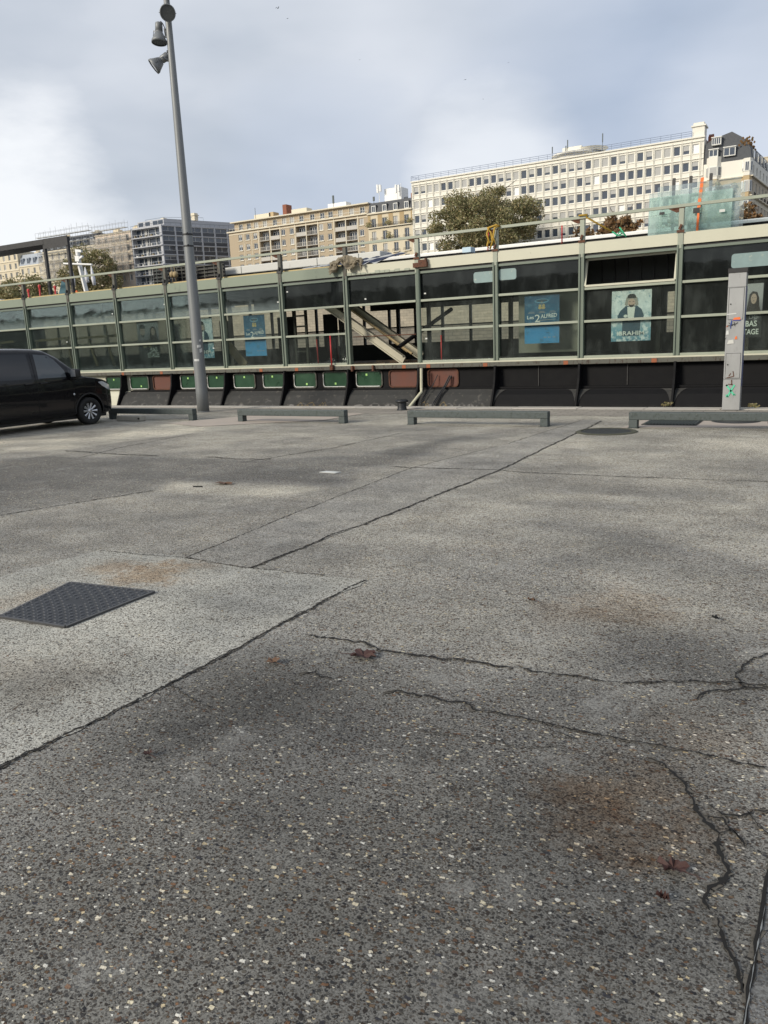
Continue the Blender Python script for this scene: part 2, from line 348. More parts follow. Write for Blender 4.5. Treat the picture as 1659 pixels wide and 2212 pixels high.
K['crackedge'] = mat('crumbled_crack_edge', (.10,.09,.075), .95, var=.5, vs=30, col2=(.05,.045,.036), fac=.5)
K['leaf'] = mat('dead_leaf', (.050,.020,.016), .7, var=.5, vs=60, bump=.3, bs=80)
K['browleaf'] = mat('brown_leaf', (.11,.06,.033), .7, var=.5, vs=60)
K['cloth'] = mat('canvas_cloth', (.20,.17,.12), .95, var=.35, vs=9, bump=.4, bs=60)
K['orange'] = mat('orange_webbing', (.75,.16,.03), .6, var=.12)
K['yellow'] = mat('yellow_webbing', (.40,.25,.03), .7, var=.25, vs=15)
K['greenstrap'] = mat('green_webbing', (.03,.35,.18), .6, var=.25)
K['blue'] = mat('blue_plastic', (.03,.07,.30), .5, var=.2)
K['teal'] = mat('teal_tarp', (.03,.10,.13), .6, var=.35, vs=9)
K['pipe'] = mat('cream_pipe', (.52,.50,.37), .45, var=.12)
K['glassstack'] = None
K['carblack'] = mat('black_car_paint', (.004,.004,.0055), .25, 0, var=.1, coat=.55)
K['carblack'].node_tree.nodes['Principled BSDF'].inputs['Specular IOR Level'].default_value = .2
K['plasticblack'] = mat('black_plastic', (.014,.014,.015), .55, var=.2)
K['tyre'] = mat('tyre_rubber', (.014,.014,.014), .8, var=.3, vs=30)
K['alloy'] = mat('alloy_rim', (.55,.56,.58), .3, .85, var=.1)
K['carglass'] = mat('tinted_car_glass', (.006,.007,.009), .08, 0, var=.1, coat=.4)
K['carglasslight'] = glass_mat('car_side_glass', (.16,.19,.20), 1.6, .10, (.25,.3,.3))
K['lamp'] = mat('headlamp_glass', (.55,.58,.62), .1, .3, var=.2, coat=1)
K['pane'] = glass_mat('boat_glass', (.84,.88,.86), .9, .085, (.30,.33,.32))
K['panefrost'] = glass_mat('misted_boat_glass', (.74,.79,.78), .8, .035, (.36,.42,.43), frost=.24)
K['panedark'] = glass_mat('dark_boat_glass', (.30,.34,.34), .9, .17, (.15,.17,.17))
K['winglass'] = mat('window_glass', (.05,.065,.09), .08, 0, var=.4, vs=.4, coat=.8)
K['shutter'] = mat('grey_roller_blind', (.40,.40,.385), .7, var=.10)
K['winwhite'] = mat('white_window_frame', (.70,.70,.66), .55, var=.05)
K['whitewall'] = mat('white_precast_panel', (.74,.715,.635), .8, var=.06, vs=.5, col2=(.67,.64,.56), fac=.62, stretch=(1,1,.3))
K['beigewall'] = mat('beige_render', (.41,.335,.235), .85, var=.08, vs=.4, stretch=(1,1,.4))
K['creamstone'] = mat('cream_stone', (.60,.53,.395), .85, var=.10, vs=.8, col2=(.50,.43,.31), fac=.62)
K['paletrim'] = mat('pale_stone_trim', (.66,.60,.47), .8, var=.08)
K['ochre'] = mat('ochre_panel', (.40,.30,.165), .85, var=.1)
K['slate'] = mat('slate_roof', (.045,.05,.058), .6, var=.3, vs=4)
K['tan'] = mat('tan_render', (.47,.36,.21), .85, var=.08, vs=.5)
K['zinc'] = mat('zinc_roof', (.30,.33,.37), .45, .3, var=.15)
K['greyconc'] = mat('blue_grey_concrete', (.42,.43,.455), .7, var=.1, vs=.6)
K['spandrel'] = mat('dark_spandrel', (.045,.05,.06), .4, var=.2, coat=.3)
K['brick'] = mat('red_brick', (.24,.09,.055), .85, var=.2)
K['bark'] = mat('bark', (.10,.085,.065), .9, var=.4, vs=4, bump=.4)
K['scaf'] = mat('scaffold_tube', (.38,.38,.37), .5, .5, var=.1)
K['net'] = glass_mat('scaffold_net', (.90,.90,.89), 0.0, .26, (.80,.76,.72))
K['embank'] = paver_mat('embankment_stone', (.25,.23,.185),(.32,.29,.23),(.20,.18,.145), 1.2, .45, (R(90),0,0), .03)
K['darkstone'] = paver_mat('quay_wall_stone', (.14,.13,.11),(.19,.17,.14),(.08,.075,.065), 1.4, .5, (R(90),0,0), .03)
K['asphalt'] = mat('asphalt', (.06,.06,.06), .9, var=.2, vs=4)
K['cobble'] = paver_mat('quay_pavers', (.25,.23,.205),(.31,.285,.25),(.15,.135,.12), .42, .17, 0, .012)
K['pinkslab'] = mat('pinkish_concrete', (.40,.345,.295), .9, var=.18, vs=2.2, bump=.4, bs=70, col2=(.31,.275,.24), fac=.6)
K['blindblue'] = mat('blue_stripe', (.035,.045,.085), .8, var=.2)
def water_mat():
    m = bpy.data.materials.new('river_water'); m.use_nodes=True; nt=m.node_tree; nt.nodes.clear()
    co=N(nt,'ShaderNodeTexCoord').outputs['Object']
    b=N(nt,'ShaderNodeBsdfPrincipled',{'Base Color':(.05,.06,.045),'Roughness':.12})
    bp=N(nt,'ShaderNodeBump',{'Height':noise(nt,co,1.1,5,.6),'Strength':.5,'Distance':.2}); nt.links.new(bp.outputs[0],b.inputs['Normal'])
    nt.links.new(b.outputs[0],N(nt,'ShaderNodeOutputMaterial').inputs[0]); return m
def leaf_mat(name, cols):
    m = bpy.data.materials.new(name); m.use_nodes=True; nt=m.node_tree; nt.nodes.clear()
    co=N(nt,'ShaderNodeTexCoord').outputs['Object']
    g=N(nt,'ShaderNodeNewGeometry').outputs['Random Per Island']
    c=ramp(nt,g,[(i/len(cols),p) for i,p in enumerate(cols)],'CONSTANT')
    c=mixc(nt,1.0,c,mixc(nt,noise(nt,co,.5,3,.5),(.65,.65,.65),(1.35,1.3,1.2)),'MULTIPLY')
    b=N(nt,'ShaderNodeBsdfPrincipled',{'Base Color':c,'Roughness':.7}); t=N(nt,'ShaderNodeBsdfTranslucent',{'Color':c})
    mx=N(nt,'ShaderNodeMixShader',{0:.25,1:b.outputs[0],2:t.outputs[0]})
    nt.links.new(mx.outputs[0],N(nt,'ShaderNodeOutputMaterial').inputs[0]); return m
K['leafautumn'] = leaf_mat('autumn_foliage',[(.22,.22,.11),(.26,.245,.125),(.30,.26,.135),(.18,.19,.095),(.31,.25,.13),(.25,.255,.125),(.44,.39,.26),(.21,.215,.105)])
K['leafbrown'] = leaf_mat('brown_foliage',[(.24,.14,.065),(.19,.11,.05),(.28,.17,.085),(.17,.125,.06)])

# ------------------------------------------------------------------ setting: quay ground
QY = 18.25
spots0 = [(gp(1350,1720),.42,.75),(gp(1290,1780),.3,.6),(gp(1430,1800),.25,.5),(gp(1360,1310),.5,.45),(gp(1240,1325),.4,.35),(gp(1500,1590),.35,.4)]
dark0 = [(gp(560,1500),.75,.65),(gp(1450,1390),.8,.55),(gp(1230,1480),.5,.3),(gp(950,1330),.9,.3),(gp(300,1600),.5,.5),(gp(1100,1760),.4,.45),(gp(1560,1500),.5,.4),(gp(700,1900),.6,.35),(gp(1300,1180),.6,.4)]
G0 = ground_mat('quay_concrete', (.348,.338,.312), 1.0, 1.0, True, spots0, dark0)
GFAR = ground_mat('quay_concrete_plain', (.348,.338,.312), 1.0, 1.0)
G1 = ground_mat('pale_slab_concrete', (.47,.46,.415), .74, .2, False, [(gp(330,1240),.45,.9),(gp(240,1225),.35,.7),(gp(420,1225),.3,.5),(gp(80,1290),.4,.4),(gp(60,1460),.6,.25)], [(gp(60,1480),.55,.5),(gp(250,1460),.5,.3)])
G2 = ground_mat('strip_concrete', (.40,.385,.35), .75, .6)
# ground tone on a fine grid: stain patches, darker near the camera, lighter far
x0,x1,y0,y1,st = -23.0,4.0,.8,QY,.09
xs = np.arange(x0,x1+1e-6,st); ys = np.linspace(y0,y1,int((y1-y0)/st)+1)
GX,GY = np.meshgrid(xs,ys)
tone_map = np.ones_like(GX)*1.20+np.clip((GY-4)/8,0,1)*.28
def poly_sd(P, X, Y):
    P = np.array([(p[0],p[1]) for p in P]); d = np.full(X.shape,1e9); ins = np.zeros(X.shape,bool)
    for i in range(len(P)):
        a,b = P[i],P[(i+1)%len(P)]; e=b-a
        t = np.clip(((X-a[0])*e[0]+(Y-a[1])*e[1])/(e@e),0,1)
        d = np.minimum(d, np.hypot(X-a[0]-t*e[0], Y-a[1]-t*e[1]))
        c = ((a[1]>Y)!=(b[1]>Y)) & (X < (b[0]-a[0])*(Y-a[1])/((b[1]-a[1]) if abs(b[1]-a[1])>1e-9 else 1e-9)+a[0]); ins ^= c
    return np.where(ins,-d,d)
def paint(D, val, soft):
    global tone_map
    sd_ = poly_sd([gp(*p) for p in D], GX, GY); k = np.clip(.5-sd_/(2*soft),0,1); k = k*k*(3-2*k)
    tone_map = tone_map*(1-k)+tone_map*val*k
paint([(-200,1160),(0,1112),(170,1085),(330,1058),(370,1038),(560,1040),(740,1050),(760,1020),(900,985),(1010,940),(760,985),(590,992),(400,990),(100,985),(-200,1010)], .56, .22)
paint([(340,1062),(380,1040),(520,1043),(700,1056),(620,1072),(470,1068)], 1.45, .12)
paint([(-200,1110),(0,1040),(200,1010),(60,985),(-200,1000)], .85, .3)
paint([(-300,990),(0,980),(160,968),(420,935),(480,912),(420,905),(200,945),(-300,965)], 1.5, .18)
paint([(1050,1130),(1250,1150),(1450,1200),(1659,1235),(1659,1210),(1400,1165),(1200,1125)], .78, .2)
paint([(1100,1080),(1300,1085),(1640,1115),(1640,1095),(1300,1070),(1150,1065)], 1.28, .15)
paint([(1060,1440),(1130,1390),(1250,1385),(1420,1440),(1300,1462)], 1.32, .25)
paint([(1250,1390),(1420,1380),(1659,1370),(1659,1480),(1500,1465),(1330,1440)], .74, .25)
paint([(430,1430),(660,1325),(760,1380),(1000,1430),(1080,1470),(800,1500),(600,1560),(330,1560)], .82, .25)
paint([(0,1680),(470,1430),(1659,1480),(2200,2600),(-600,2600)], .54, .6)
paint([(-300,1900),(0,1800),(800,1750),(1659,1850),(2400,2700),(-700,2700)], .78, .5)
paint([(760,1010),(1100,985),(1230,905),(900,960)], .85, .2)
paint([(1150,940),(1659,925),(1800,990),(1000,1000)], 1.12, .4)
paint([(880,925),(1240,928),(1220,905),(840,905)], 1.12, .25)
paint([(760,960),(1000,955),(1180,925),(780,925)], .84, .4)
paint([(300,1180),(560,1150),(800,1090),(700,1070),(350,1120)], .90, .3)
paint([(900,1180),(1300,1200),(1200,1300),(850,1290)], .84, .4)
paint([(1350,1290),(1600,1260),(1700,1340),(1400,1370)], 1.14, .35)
nx,ny = len(xs),len(ys)
V = np.stack([GX.ravel(),GY.ravel(),np.zeros(GX.size)],1)
idx = np.arange(nx*ny).reshape(ny,nx)
Fq = np.stack([idx[:-1,:-1].ravel(),idx[:-1,1:].ravel(),idx[1:,1:].ravel(),idx[1:,:-1].ravel()],1)
me = bpy.data.meshes.new('quay_ground'); me.from_pydata(V.tolist(),[],Fq.tolist())
at_ = me.attributes.new('tone_map','FLOAT','POINT'); at_.data.foreach_set('value',tone_map.ravel().astype(np.float32))
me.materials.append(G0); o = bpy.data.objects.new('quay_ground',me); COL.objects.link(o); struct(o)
b = MB()
b.add([(-160,-15,0),(x0,-15,0),(x0,QY,0),(-160,QY,0)],[(0,1,2,3)]); b.add([(x1,-15,0),(120,-15,0),(120,QY,0),(x1,QY,0)],[(0,1,2,3)])
b.add([(x0,-15,0),(x1,-15,0),(x1,y0,0),(x0,y0,0)],[(0,1,2,3)])
struct(b.build('quay_ground',GFAR))
def jag(P, step=.04, amp=.012):
    out=[]
    for i in range(len(P)):
        a,c = Vector(P[i]),Vector(P[(i+1)%len(P)]); n=max(1,int((c-a).length/step)); pr=Vector((-(c-a).y,(c-a).x,0)).normalized()
        off=0
        for k in range(n):
            off = off*.75+random.uniform(-amp,amp)*.6
            out.append(a.lerp(c,k/n)+pr*off)
    return out
def sheet(name, D, m, z, amp=.012):
    P = jag([gp(*p) if len(p)==2 else Vector(p) for p in D],.04,amp); bm_=MB(); bm_.add([(p.x,p.y,z) for p in P],[tuple(range(len(P)))])
    return struct(bm_.build(name,m))
sheet('pale_concrete_pavement',[(-420,1870),(0,1658),(240,1540),(470,1424),(660,1320),(790,1254),(660,1240),(540,1228),(400,1206),(215,1190),(0,1246),(-500,1360)],G1,.004,.03)
sheet('concrete_strip_pavement',[(400,1206),(540,1228),(780,1134),(1080,1016),(1300,908),(1262,906),(1100,958),(890,1011),(640,1108)],G2,.004)
# paved strip along the edge and its coping
b = MB(); b.add([(-60,16.35,.004),(30,16.35,.004),(30,QY-.42,.004),(-60,QY-.42,.004)],[(0,1,2,3)]); struct(b.build('paved_strip',K['cobble']))
b = MB()
x=-60.0
while x<30:
    L=1.5+random.uniform(-.1,.1); b.bbox(x+.006,x+L-.006,QY-.42,QY+.06,-.4,.012+random.uniform(0,.006),b=.012); x+=L
struct(b.build('quay_kerb',K['coping']))
sheet('pale_pink_pavement',[(360,915),(520,900),(590,893),(790,893),(700,908),(430,922)],K['pinkslab'],.008)
b = MB(); b.box(-160,120,QY-.6,QY-.02,-4,-.01); struct(b.build('quay_wall',K['darkstone']))
b = MB(); b.add([(-700,QY-.3,-1.6),(700,QY-.3,-1.6),(700,112,-1.6),(-700,112,-1.6)],[(0,1,2,3)]); struct(b.build('river_water',water_mat()))
# far bank
b = MB(); b.box(-700,700,108,108.8,-4,3.9); b.box(-700,700,107.9,108.9,3.9,4.15)
tag(b.build('quay_wall',K['darkstone']),'low grey stone quay wall across the river','wall')
b = MB(); b.add([(-700,108.8,3.4),(700,108.8,3.4),(700,122,3.4),(-700,122,3.4)],[(0,1,2,3)]); struct(b.build('far_quay_road',K['pinkslab']))
b = MB(); b.box(-700,700,122,122.8,2,9.0); b.box(-700,700,121.8,122.9,9.0,9.9)
tag(b.build('embankment_wall',K['embank']),'tan stone embankment wall below the trees across the river','wall')
b = MB(); b.add([(-900,122.8,8.6),(900,122.8,8.6),(900,900,8.6),(-900,900,8.6)],[(0,1,2,3)]); struct(b.build('far_bank_ground',K['asphalt']))
# unseen near bank; wall added for dark glass reflections, height cut to shorten shadow
b = MB(); b.box(-160,120,-16.5,-15,-1,5.0); b.box(-160,120,-16.3,-14.9,5.0,5.9)
tag(b.build('embankment_wall',K['darkstone']),'unseen dark stone embankment wall along the near quay','wall')
b = MB(); b.add([(-400,-400,4.9),(400,-400,4.9),(400,-16.5,4.9),(-400,-16.5,4.9)],[(0,1,2,3)]); struct(b.build('upper_road',K['asphalt']))

# cracks and joints
def crack(D, w=.010, amp=.02, z=.0065, step=.014, m=None, gaps=0.0, world=False):
    P=[Vector(p) if world else gp(*p) for p in D]; pts=[]
    for i in range(len(P)-1):
        n=max(2,int((P[i+1]-P[i]).length/step))
        for k in range(n): pts.append(P[i].lerp(P[i+1],k/n))
    pts.append(P[-1]); b=MB(); off=0; hf=0; vs=[]
    L=len(pts)
    for i,p in enumerate(pts):
        d=(pts[min(i+1,L-1)]-pts[max(i-1,0)]).normalized(); nrm=Vector((-d.y,d.x,0))
        off=off*.93+random.uniform(-amp,amp)*.34
        wmod=(wmod*.88+random.uniform(-.1,1.5)*.12) if i else .6; wd=w*wmod*random.uniform(.35,1.4)*min(1,.35+min(i,L-1-i)/6)
        if gaps and random.random()<gaps: wd*=.08
        hf=hf*.5+random.uniform(-1,1)*.5
        c=p+nrm*(off+hf*min(.012,w*.55)*(1 if m is None else .2))
        vs.append((c+nrm*wd*random.uniform(.25,.75),c-nrm*wd*random.uniform(.25,.75)))
    b.add([(a.x,a.y,z) for pr in vs for a in pr],[(2*i,2*i+1,2*i+3,2*i+2) for i in range(L-1)])
    if m is None:
        hv=[]; hm=.8
        for i,(p,q) in enumerate(vs):
            c=(p+q)/2; d=(p-q); d=d.normalized() if d.length>1e-5 else Vector((0,1,0)); hm=hm*.6+random.uniform(0,1.0)*.4
            wl_,wr_=w*(.25+1.5*hm*random.random()),w*(.25+1.5*hm*random.random()); hv+= [c+d*wl_,c-d*wr_]
        b.add([(a.x,a.y,z-.0015) for a in hv],[(2*i,2*i+1,2*i+3,2*i+2) for i in range(L-1) if random.random()>.45],1)
        for i in range(2,L-2):                            # short spurs and crumbled holes
            if random.random()<.10:
                p,q=vs[i]; c=(p+q)/2; a=random.uniform(0,6.28); ln=w*random.uniform(.8,2.4); e=c+Vector((math.cos(a)*ln,math.sin(a)*ln,0)); n_=Vector((-math.sin(a),math.cos(a),0))*w*random.uniform(.15,.5)
                b.add([(v.x,v.y,z+.0005) for v in (c+n_,c-n_,e)],[(0,1,2)],0)
    struct(b.build('pavement_crack', [m or K['crack'],K['crackedge']]))
crack([(-420,1870),(0,1660),(240,1542),(470,1424),(560,1375),(660,1320),(720,1287),(792,1253)],.018,.012,gaps=.08)
crack([(540,1228),(780,1134),(940,1071),(1080,1016),(1190,962),(1300,910)],.024,.022,gaps=.12)
crack([(400,1206),(640,1108),(890,1011),(1100,958),(1262,906)],.014,.01,gaps=.15)
crack([(215,1190),(400,1206),(540,1228),(700,1243)],.012,.015,gaps=.3)
crack([(850,1008),(890,1011),(1000,1014),(1080,1016)],.032,.03)
crack([(1080,1016),(1130,1021),(1400,1032),(1800,1046)],.015,.010,gaps=.15)
crack([(660,1375),(700,1380),(780,1388),(850,1408),(930,1418),(1040,1428),(1110,1440)],.020,.03)
crack([(1110,1440),(1180,1455),(1240,1460),(1300,1470),(1400,1474),(1500,1475),(1659,1482)],.015,.025,gaps=.05)
crack([(830,1497),(880,1503),(930,1513),(990,1518),(1040,1535)],.021,.035)
crack([(1040,1535),(1090,1545),(1150,1558),(1200,1570),(1420,1612),(1659,1662),(1800,1692)],.013,.006)
crack([(1170,1560),(1190,1580),(1240,1600)],.006,.02)
crack([(900,1570),(1000,1590),(1120,1618),(1230,1620)],.005,.03,gaps=.3)
crack([(1700,1405),(1659,1412),(1630,1420),(1605,1440),(1592,1462),(1598,1480),(1612,1488)],.017,.02)
crack([(1500,1512),(1520,1502),(1555,1494),(1612,1488),(1700,1486)],.015,.02)
crack([(1400,1640),(1435,1652),(1480,1690),(1500,1725),(1520,1765),(1555,1805)],.022,.014)
crack([(1555,1805),(1552,1840),(1560,1870),(1555,1895),(1520,1920),(1517,1945),(1530,1970)],.019,.014)
crack([(1545,1985),(1555,2020),(1575,2060),(1592,2110),(1608,2150)],.014,.014)
crack([(1530,1740),(1560,1762),(1615,1758),(1625,1750),(1659,1752),(1740,1770)],.013,.016)
crack([(1615,1758),(1632,1788),(1680,1820)],.010,.014)
crack([(1520,1765),(1560,1768),(1585,1800),(1610,1835)],.013,.014)
crack([(1555,1805),(1580,1795),(1590,1810),(1625,1838)],.010,.014)
crack([(640,1458),(680,1455),(715,1470)],.02,.03)
crack([(370,1478),(400,1500),(470,1530)],.007,.03,gaps=.2)
crack([(140,974),(180,976),(250,982),(345,985)],.03,.03,gaps=.1)
crack([(440,988),(520,992),(585,992)],.03,.04,gaps=.05)
crack([(520,1000),(585,990),(720,968),(870,935)],.02,.02,gaps=.35)
crack([(170,990),(270,965),(420,937)],.02,.02,gaps=.4)
crack([(-200,1160),(0,1113),(170,1085),(330,1060)],.02,.02,gaps=.4)
# sealed joint at the right corner
crack([(1700,1700),(1659,1900),(1640,2010),(1622,2110),(1600,2240),(1580,2400)],.017,.003,step=.05)
crack([(1652,1960),(1641,2020),(1625,2110),(1606,2230),(1590,2330)],.004,.003,z=.009,step=.02,gaps=.25,m=mat('joint_sealant',(.20,.21,.21),.8,var=.5,vs=30))
sheet('asphalt_pavement',[(1701,1700),(1661,1900),(1642,2010),(1624,2110),(1602,2240),(1582,2400),(2300,2400),(2300,1700)],ground_mat('dark_slab_concrete',(.17,.17,.168),.9,.6),.003,.003)

# ------------------------------------------------------------------ quay furniture
def stand(P): return Vector((P.x,P.y,0))
b0 = thing('parking_barrier','low galvanised barrier bar beside the base of the lamp post, streaked with pale scuffs','barrier',(-10.67,14.3,0),'low parking barriers along the quay')
b = MB(); b.bbox(-12.17,-9.17,14.22,14.38,.148,.285,b=.012); b.build('beam',K['galv'],b0)
for xx in (-12.168,-9.322):
    b = MB(); b.bbox(xx,xx+.15,14.222,14.378,.006,.1475,b=.008); b.box(xx-.02,xx+.17,14.20,14.40,.001,.0065); b.build('leg',K['galv'],b0)
dup(b0,(-6.12,14.3,0),'low galvanised barrier bar beside the short black bollard')
dup(b0,(-1.63,14.3,0),'low galvanised barrier bar in front of the tall grey service pillar')
dup(b0,(-15.2,14.42,0),'low galvanised barrier bar at the nose of the black van')

pb = thing('floodlight_pole','tall grey tapering lamp post carrying angled round floodlights','lamp post',(-15.3,16.46,0))
b = MB(); zs=[0,.6,3,6,9,11,12.6]; b.tube([(-15.3,16.46,z) for z in zs],[.165,.163,.145,.115,.088,.07,.06],28); b.build('pole',K['pole'],pb,True)
b = MB(); b.lathe([(.17,0),(.17,.02),(.16,.03)],(-15.3,16.46,0.005),(0,0,1),28); b.build('base_plate',K['pole'],pb)
for px,py,r_ in ((405,507,.128),(408,532,.125)):
    z=at(px,py,16.46).z; b=MB(); b.lathe([(r_,-.02),(r_+.012,-.02),(r_+.012,.02),(r_,.02)],(-15.3,16.46,z),(0,0,1),28); b.tube([(-15.3+.12,16.3,z),(-15.3+.17,16.27,z+.01)],.02,6); b.build('strap',K['plasticblack'],pb)
for (px,py,w_,h_,t) in ((426,748,.11,.07,.2),(432,757,.08,.1,.5),(424,778,.15,.06,-.1),(391,660,.07,.03,.3),(436,735,.06,.05,.2)):
    P=at(px,py,16.3); z=P.z; rr=.145; b=MB()
    base=math.atan2(-16.46+0,15.3); ang0=math.atan2(P.y-16.46-.0,P.x+15.3)
    u=(P.x+15.3)/.16; u=max(-.95,min(.95,u)); th=math.asin(u)
    vs=[]
    n=6
    rr=np.interp(z,[0,.6,3,6],[.165,.163,.145,.115])+.004
    for k in range(n+1):
        a=th+(k/n-.5)*w_/rr
        vs+= [(-15.3+math.sin(a)*rr,16.46-math.cos(a)*rr,z-h_/2+t*(k/n-.5)*.05),(-15.3+math.sin(a)*rr,16.46-math.cos(a)*rr,z+h_/2+t*(k/n-.5)*.05)]
    b.add(vs,[(2*k,2*k+2,2*k+3,2*k+1) for k in range(n)]); b.build('sticker',K['sticker'],pb)
def flood(c, d, att):
    c=Vector(c); d=Vector(d).normalized()
    b=MB(); b.lathe([(.0,-.36),(.085,-.36),(.09,-.35),(.095,-.17),(.082,-.165),(.082,-.14),(.1,-.13),(.17,.03),(.19,.06),(.195,.12),(.175,.12)],c,d,28)
    fl=b.build('floodlight',K['pole'],pb,True)
    m_=fl.data; 
    b=MB(); b.lathe([(.0,.105),(.178,.105),(.178,.09)],c,d,28); b.build('lens',K['lens'],fl)
    side=d.cross(Vector((0,0,1))); side=side.normalized() if side.length>.1 else Vector((1,0,0))
    b=MB()
    for s in (-1,1): b.obox(c+side*s*.2+d*.03,c+side*s*.16-d*.2,.03,.012)
    b.obox(c+side*.16-d*.2,Vector(att)+Vector((0,0,.0)),.03,.03); b.obox(c-side*.16-d*.2,Vector(att),.03,.03)
    b.build('bracket',K['pole'],fl)
    b=MB(); a=c-d*.34; e=Vector(att)+Vector((0,0,.12)); mid=(a+e)/2+Vector((0,0,.12)); b.tube([a,a.lerp(mid,.6)+Vector((0,0,.05)),mid,e.lerp(mid,.3),e],.012,6); b.build('cable',K['plasticblack'],fl,True)
tocam=(Vector((0,0,1.65))-Vector((-15.3,16.46,10))).normalized()
P=at(362,28,16.2); flood((P.x,16.2,P.z),tocam+Vector((.02,0,.02)),(-15.3,16.4,P.z-.05))
P=at(344,84,16.35); flood((P.x,16.35,P.z+.02),Vector((0.02,-.12,-1)),(-15.36,16.44,P.z+.0))
P=at(336,139,16.3); flood((P.x+.05,16.3,P.z),Vector((-.62,-.55,-.62)),(-15.38,16.44,P.z+.05))
P=at(384,-6,16.5); flood((P.x+.06,16.45,P.z+.16),Vector((.25,-.1,-1)),(-15.25,16.46,P.z+.2))

tp = thing('service_pillar','tall narrow grey metal service pillar with stickers and a green sprayed cross','service pillar',(-1.81,17.7,0))
PX0,PX1,PY0,PY1,PH=-1.985,-1.645,17.68,17.93,2.86
b=MB(); b.bbox(PX0,PX1,PY0,PY1,.01,PH-.09,b=.012); b.build('casing',K['pillar'],tp)
b=MB(); b.box(PX1-.001,PX1+.003,PY0+.02,PY1-.02,.5,2.5); b.build('side_panel',K['blueedge'],tp)
b=MB(); b.box(PX0-.01,PX1+.01,PY0-.01,PY1+.01,PH-.09,PH); b.build('cap',K['plasticblack'],tp)
def pz(y): return at(1583,y,PY0).z
def door(z0,z1):
    b=MB(); b.bbox(PX0+.035,PX1-.035,PY0-.006,PY0+.002,z0,z1,b=.004); d=b.build('access_door',K['pillar'],tp)
    b=MB()
    for (a,c,e,f) in ((PX0+.027,PX0+.034,z0-.008,z1+.008),(PX1-.034,PX1-.027,z0-.008,z1+.008),(PX0+.034,PX1-.034,z1+.001,z1+.008),(PX0+.034,PX1-.034,z0-.008,z0-.001)): b.box(a,c,PY0-.002,PY0+.001,e,f)
    b.build('gap',K['plasticblack'],d)
    b=MB(); b.lathe([(0,0),(.014,0),(.014,.012)],(PX0+.07,PY0-.018,z0+.25*(z1-z0)+.15),(0,1,0),12); b.build('lock',K['darkmetal'],d)
def z4p(x,y): return at(1206.8+x/3.2256,246.8+y/3.2256,PY0)
door(z4p(1210,1430).z,z4p(1210,1212).z); door(z4p(1195,1838).z,z4p(1195,1668).z)
b=MB(); z=z4p(1200,1845).z; b.box(PX0+.002,PX1-.002,PY0-.003,PY0+.001,z-.006,z); z=z4p(1200,1205).z; b.box(PX0+.002,PX1-.002,PY0-.003,PY0+.001,z-.004,z); b.build('seam',K['plasticblack'],tp)
for (xa,xb,ya,yb,mm) in ((1153,1240,1384,1400,'sticker'),(1158,1188,1505,1538,'sticker'),(1172,1222,1570,1602,'offwhite'),(1226,1245,1545,1568,'orange'),(1148,1166,1548,1572,'offwhite'),(1150,1182,1470,1485,'orange'),(1212,1268,1412,1436,'orange')):
    p0=z4p(xa,yb);p1=z4p(xb,ya); b=MB(); xa_,xb_=max(PX0+.005,p0.x),min(PX1-.004,p1.x)
    pts=[(xa_,p0.z),(xb_,p0.z+random.uniform(0,.02)),(xb_-.01,p1.z),(xa_+random.uniform(0,.03),p1.z-.01)]
    b.prism(pts,lambda u,v,d:(u,d,v),PY0-.011,PY0-.0085); b.build('sticker',K[mm],tp)
b=MB()
for a,c,wd in (((1215,1436),(1268,1434),.018),((1206,1436),(1200,1470),.02),((1200,1470),(1198,1494),.014)):
    b.obox(z4p(*a)-Vector((0,.014,0)),z4p(*c)-Vector((0,.016,0)),.006,wd)
b.build('tape',K['blue'],tp)
b=MB()
for a,c in (((1184,1452),(1200,1466)),((1200,1466),(1232,1462)),((1232,1462),(1248,1450)),((1190,1474),(1215,1470)),((1222,1448),(1228,1476)),((1170,1478),(1192,1470))): b.obox(z4p(*a)-Vector((0,.0155,0)),z4p(*c)-Vector((0,.0155,0)),.003,.010)
b.build('graffiti',K['plasticblack'],tp)
b=MB()
def xs_(u,v): return z4p(1168+u*60,1885+v*85)
for a,c in (((0,0),(.9,.85)),((.95,0),(.1,1)),((.1,1),(0,.8)),((.9,.85),(1,.75)),((0,0),(.1,.1))):
    b.obox(xs_(*a)-Vector((0,.010,0)),xs_(*c)-Vector((0,.010,0)),.003,.035)
b.build('spray_mark',mat('green_spray',(.10,.48,.30),.7,var=.3,vs=25),tp)
b=MB()
for a,c in (((1168,1838),(1220,1825)),((1220,1825),(1215,1790)),((1180,1880),(1215,1885)),((1185,1825),(1200,1805)),((1205,1850),(1205,1885))): b.obox(z4p(*a)-Vector((0,.012,0)),z4p(*c)-Vector((0,.012,0)),.003,.016)
b.build('graffiti',K['rust'],tp)

bo = thing('mooring_bollard','short black cast bollard with a flat round cap near the quay edge','bollard',(-9.44,17.36,0))
b=MB(); b.lathe([(.14,.004),(.125,.02),(.115,.05),(.112,.2)],(-9.44,17.36,0),(0,0,1),24); b.build('post',K['iron'],bo,True)
b=MB(); b.lathe([(.112,.19),(.155,.2),(.165,.22),(.16,.25),(.13,.27),(0,.275)],(-9.44,17.36,0),(0,0,1),24); b.build('cap',K['iron'],bo,True)
cb = thing('concrete_block','small pale concrete block on the ground beside the van','block',(-15.5,14.0,0))
b=MB(); b.bbox(-15.98,-15.12,13.95,14.15,.002,.14,b=.02); b.build('body',K['concrete'],cb)
b=MB(); b.box(-15.2,-15.14,13.944,13.951,.05,.09); b.build('notch',K['crack'],cb)
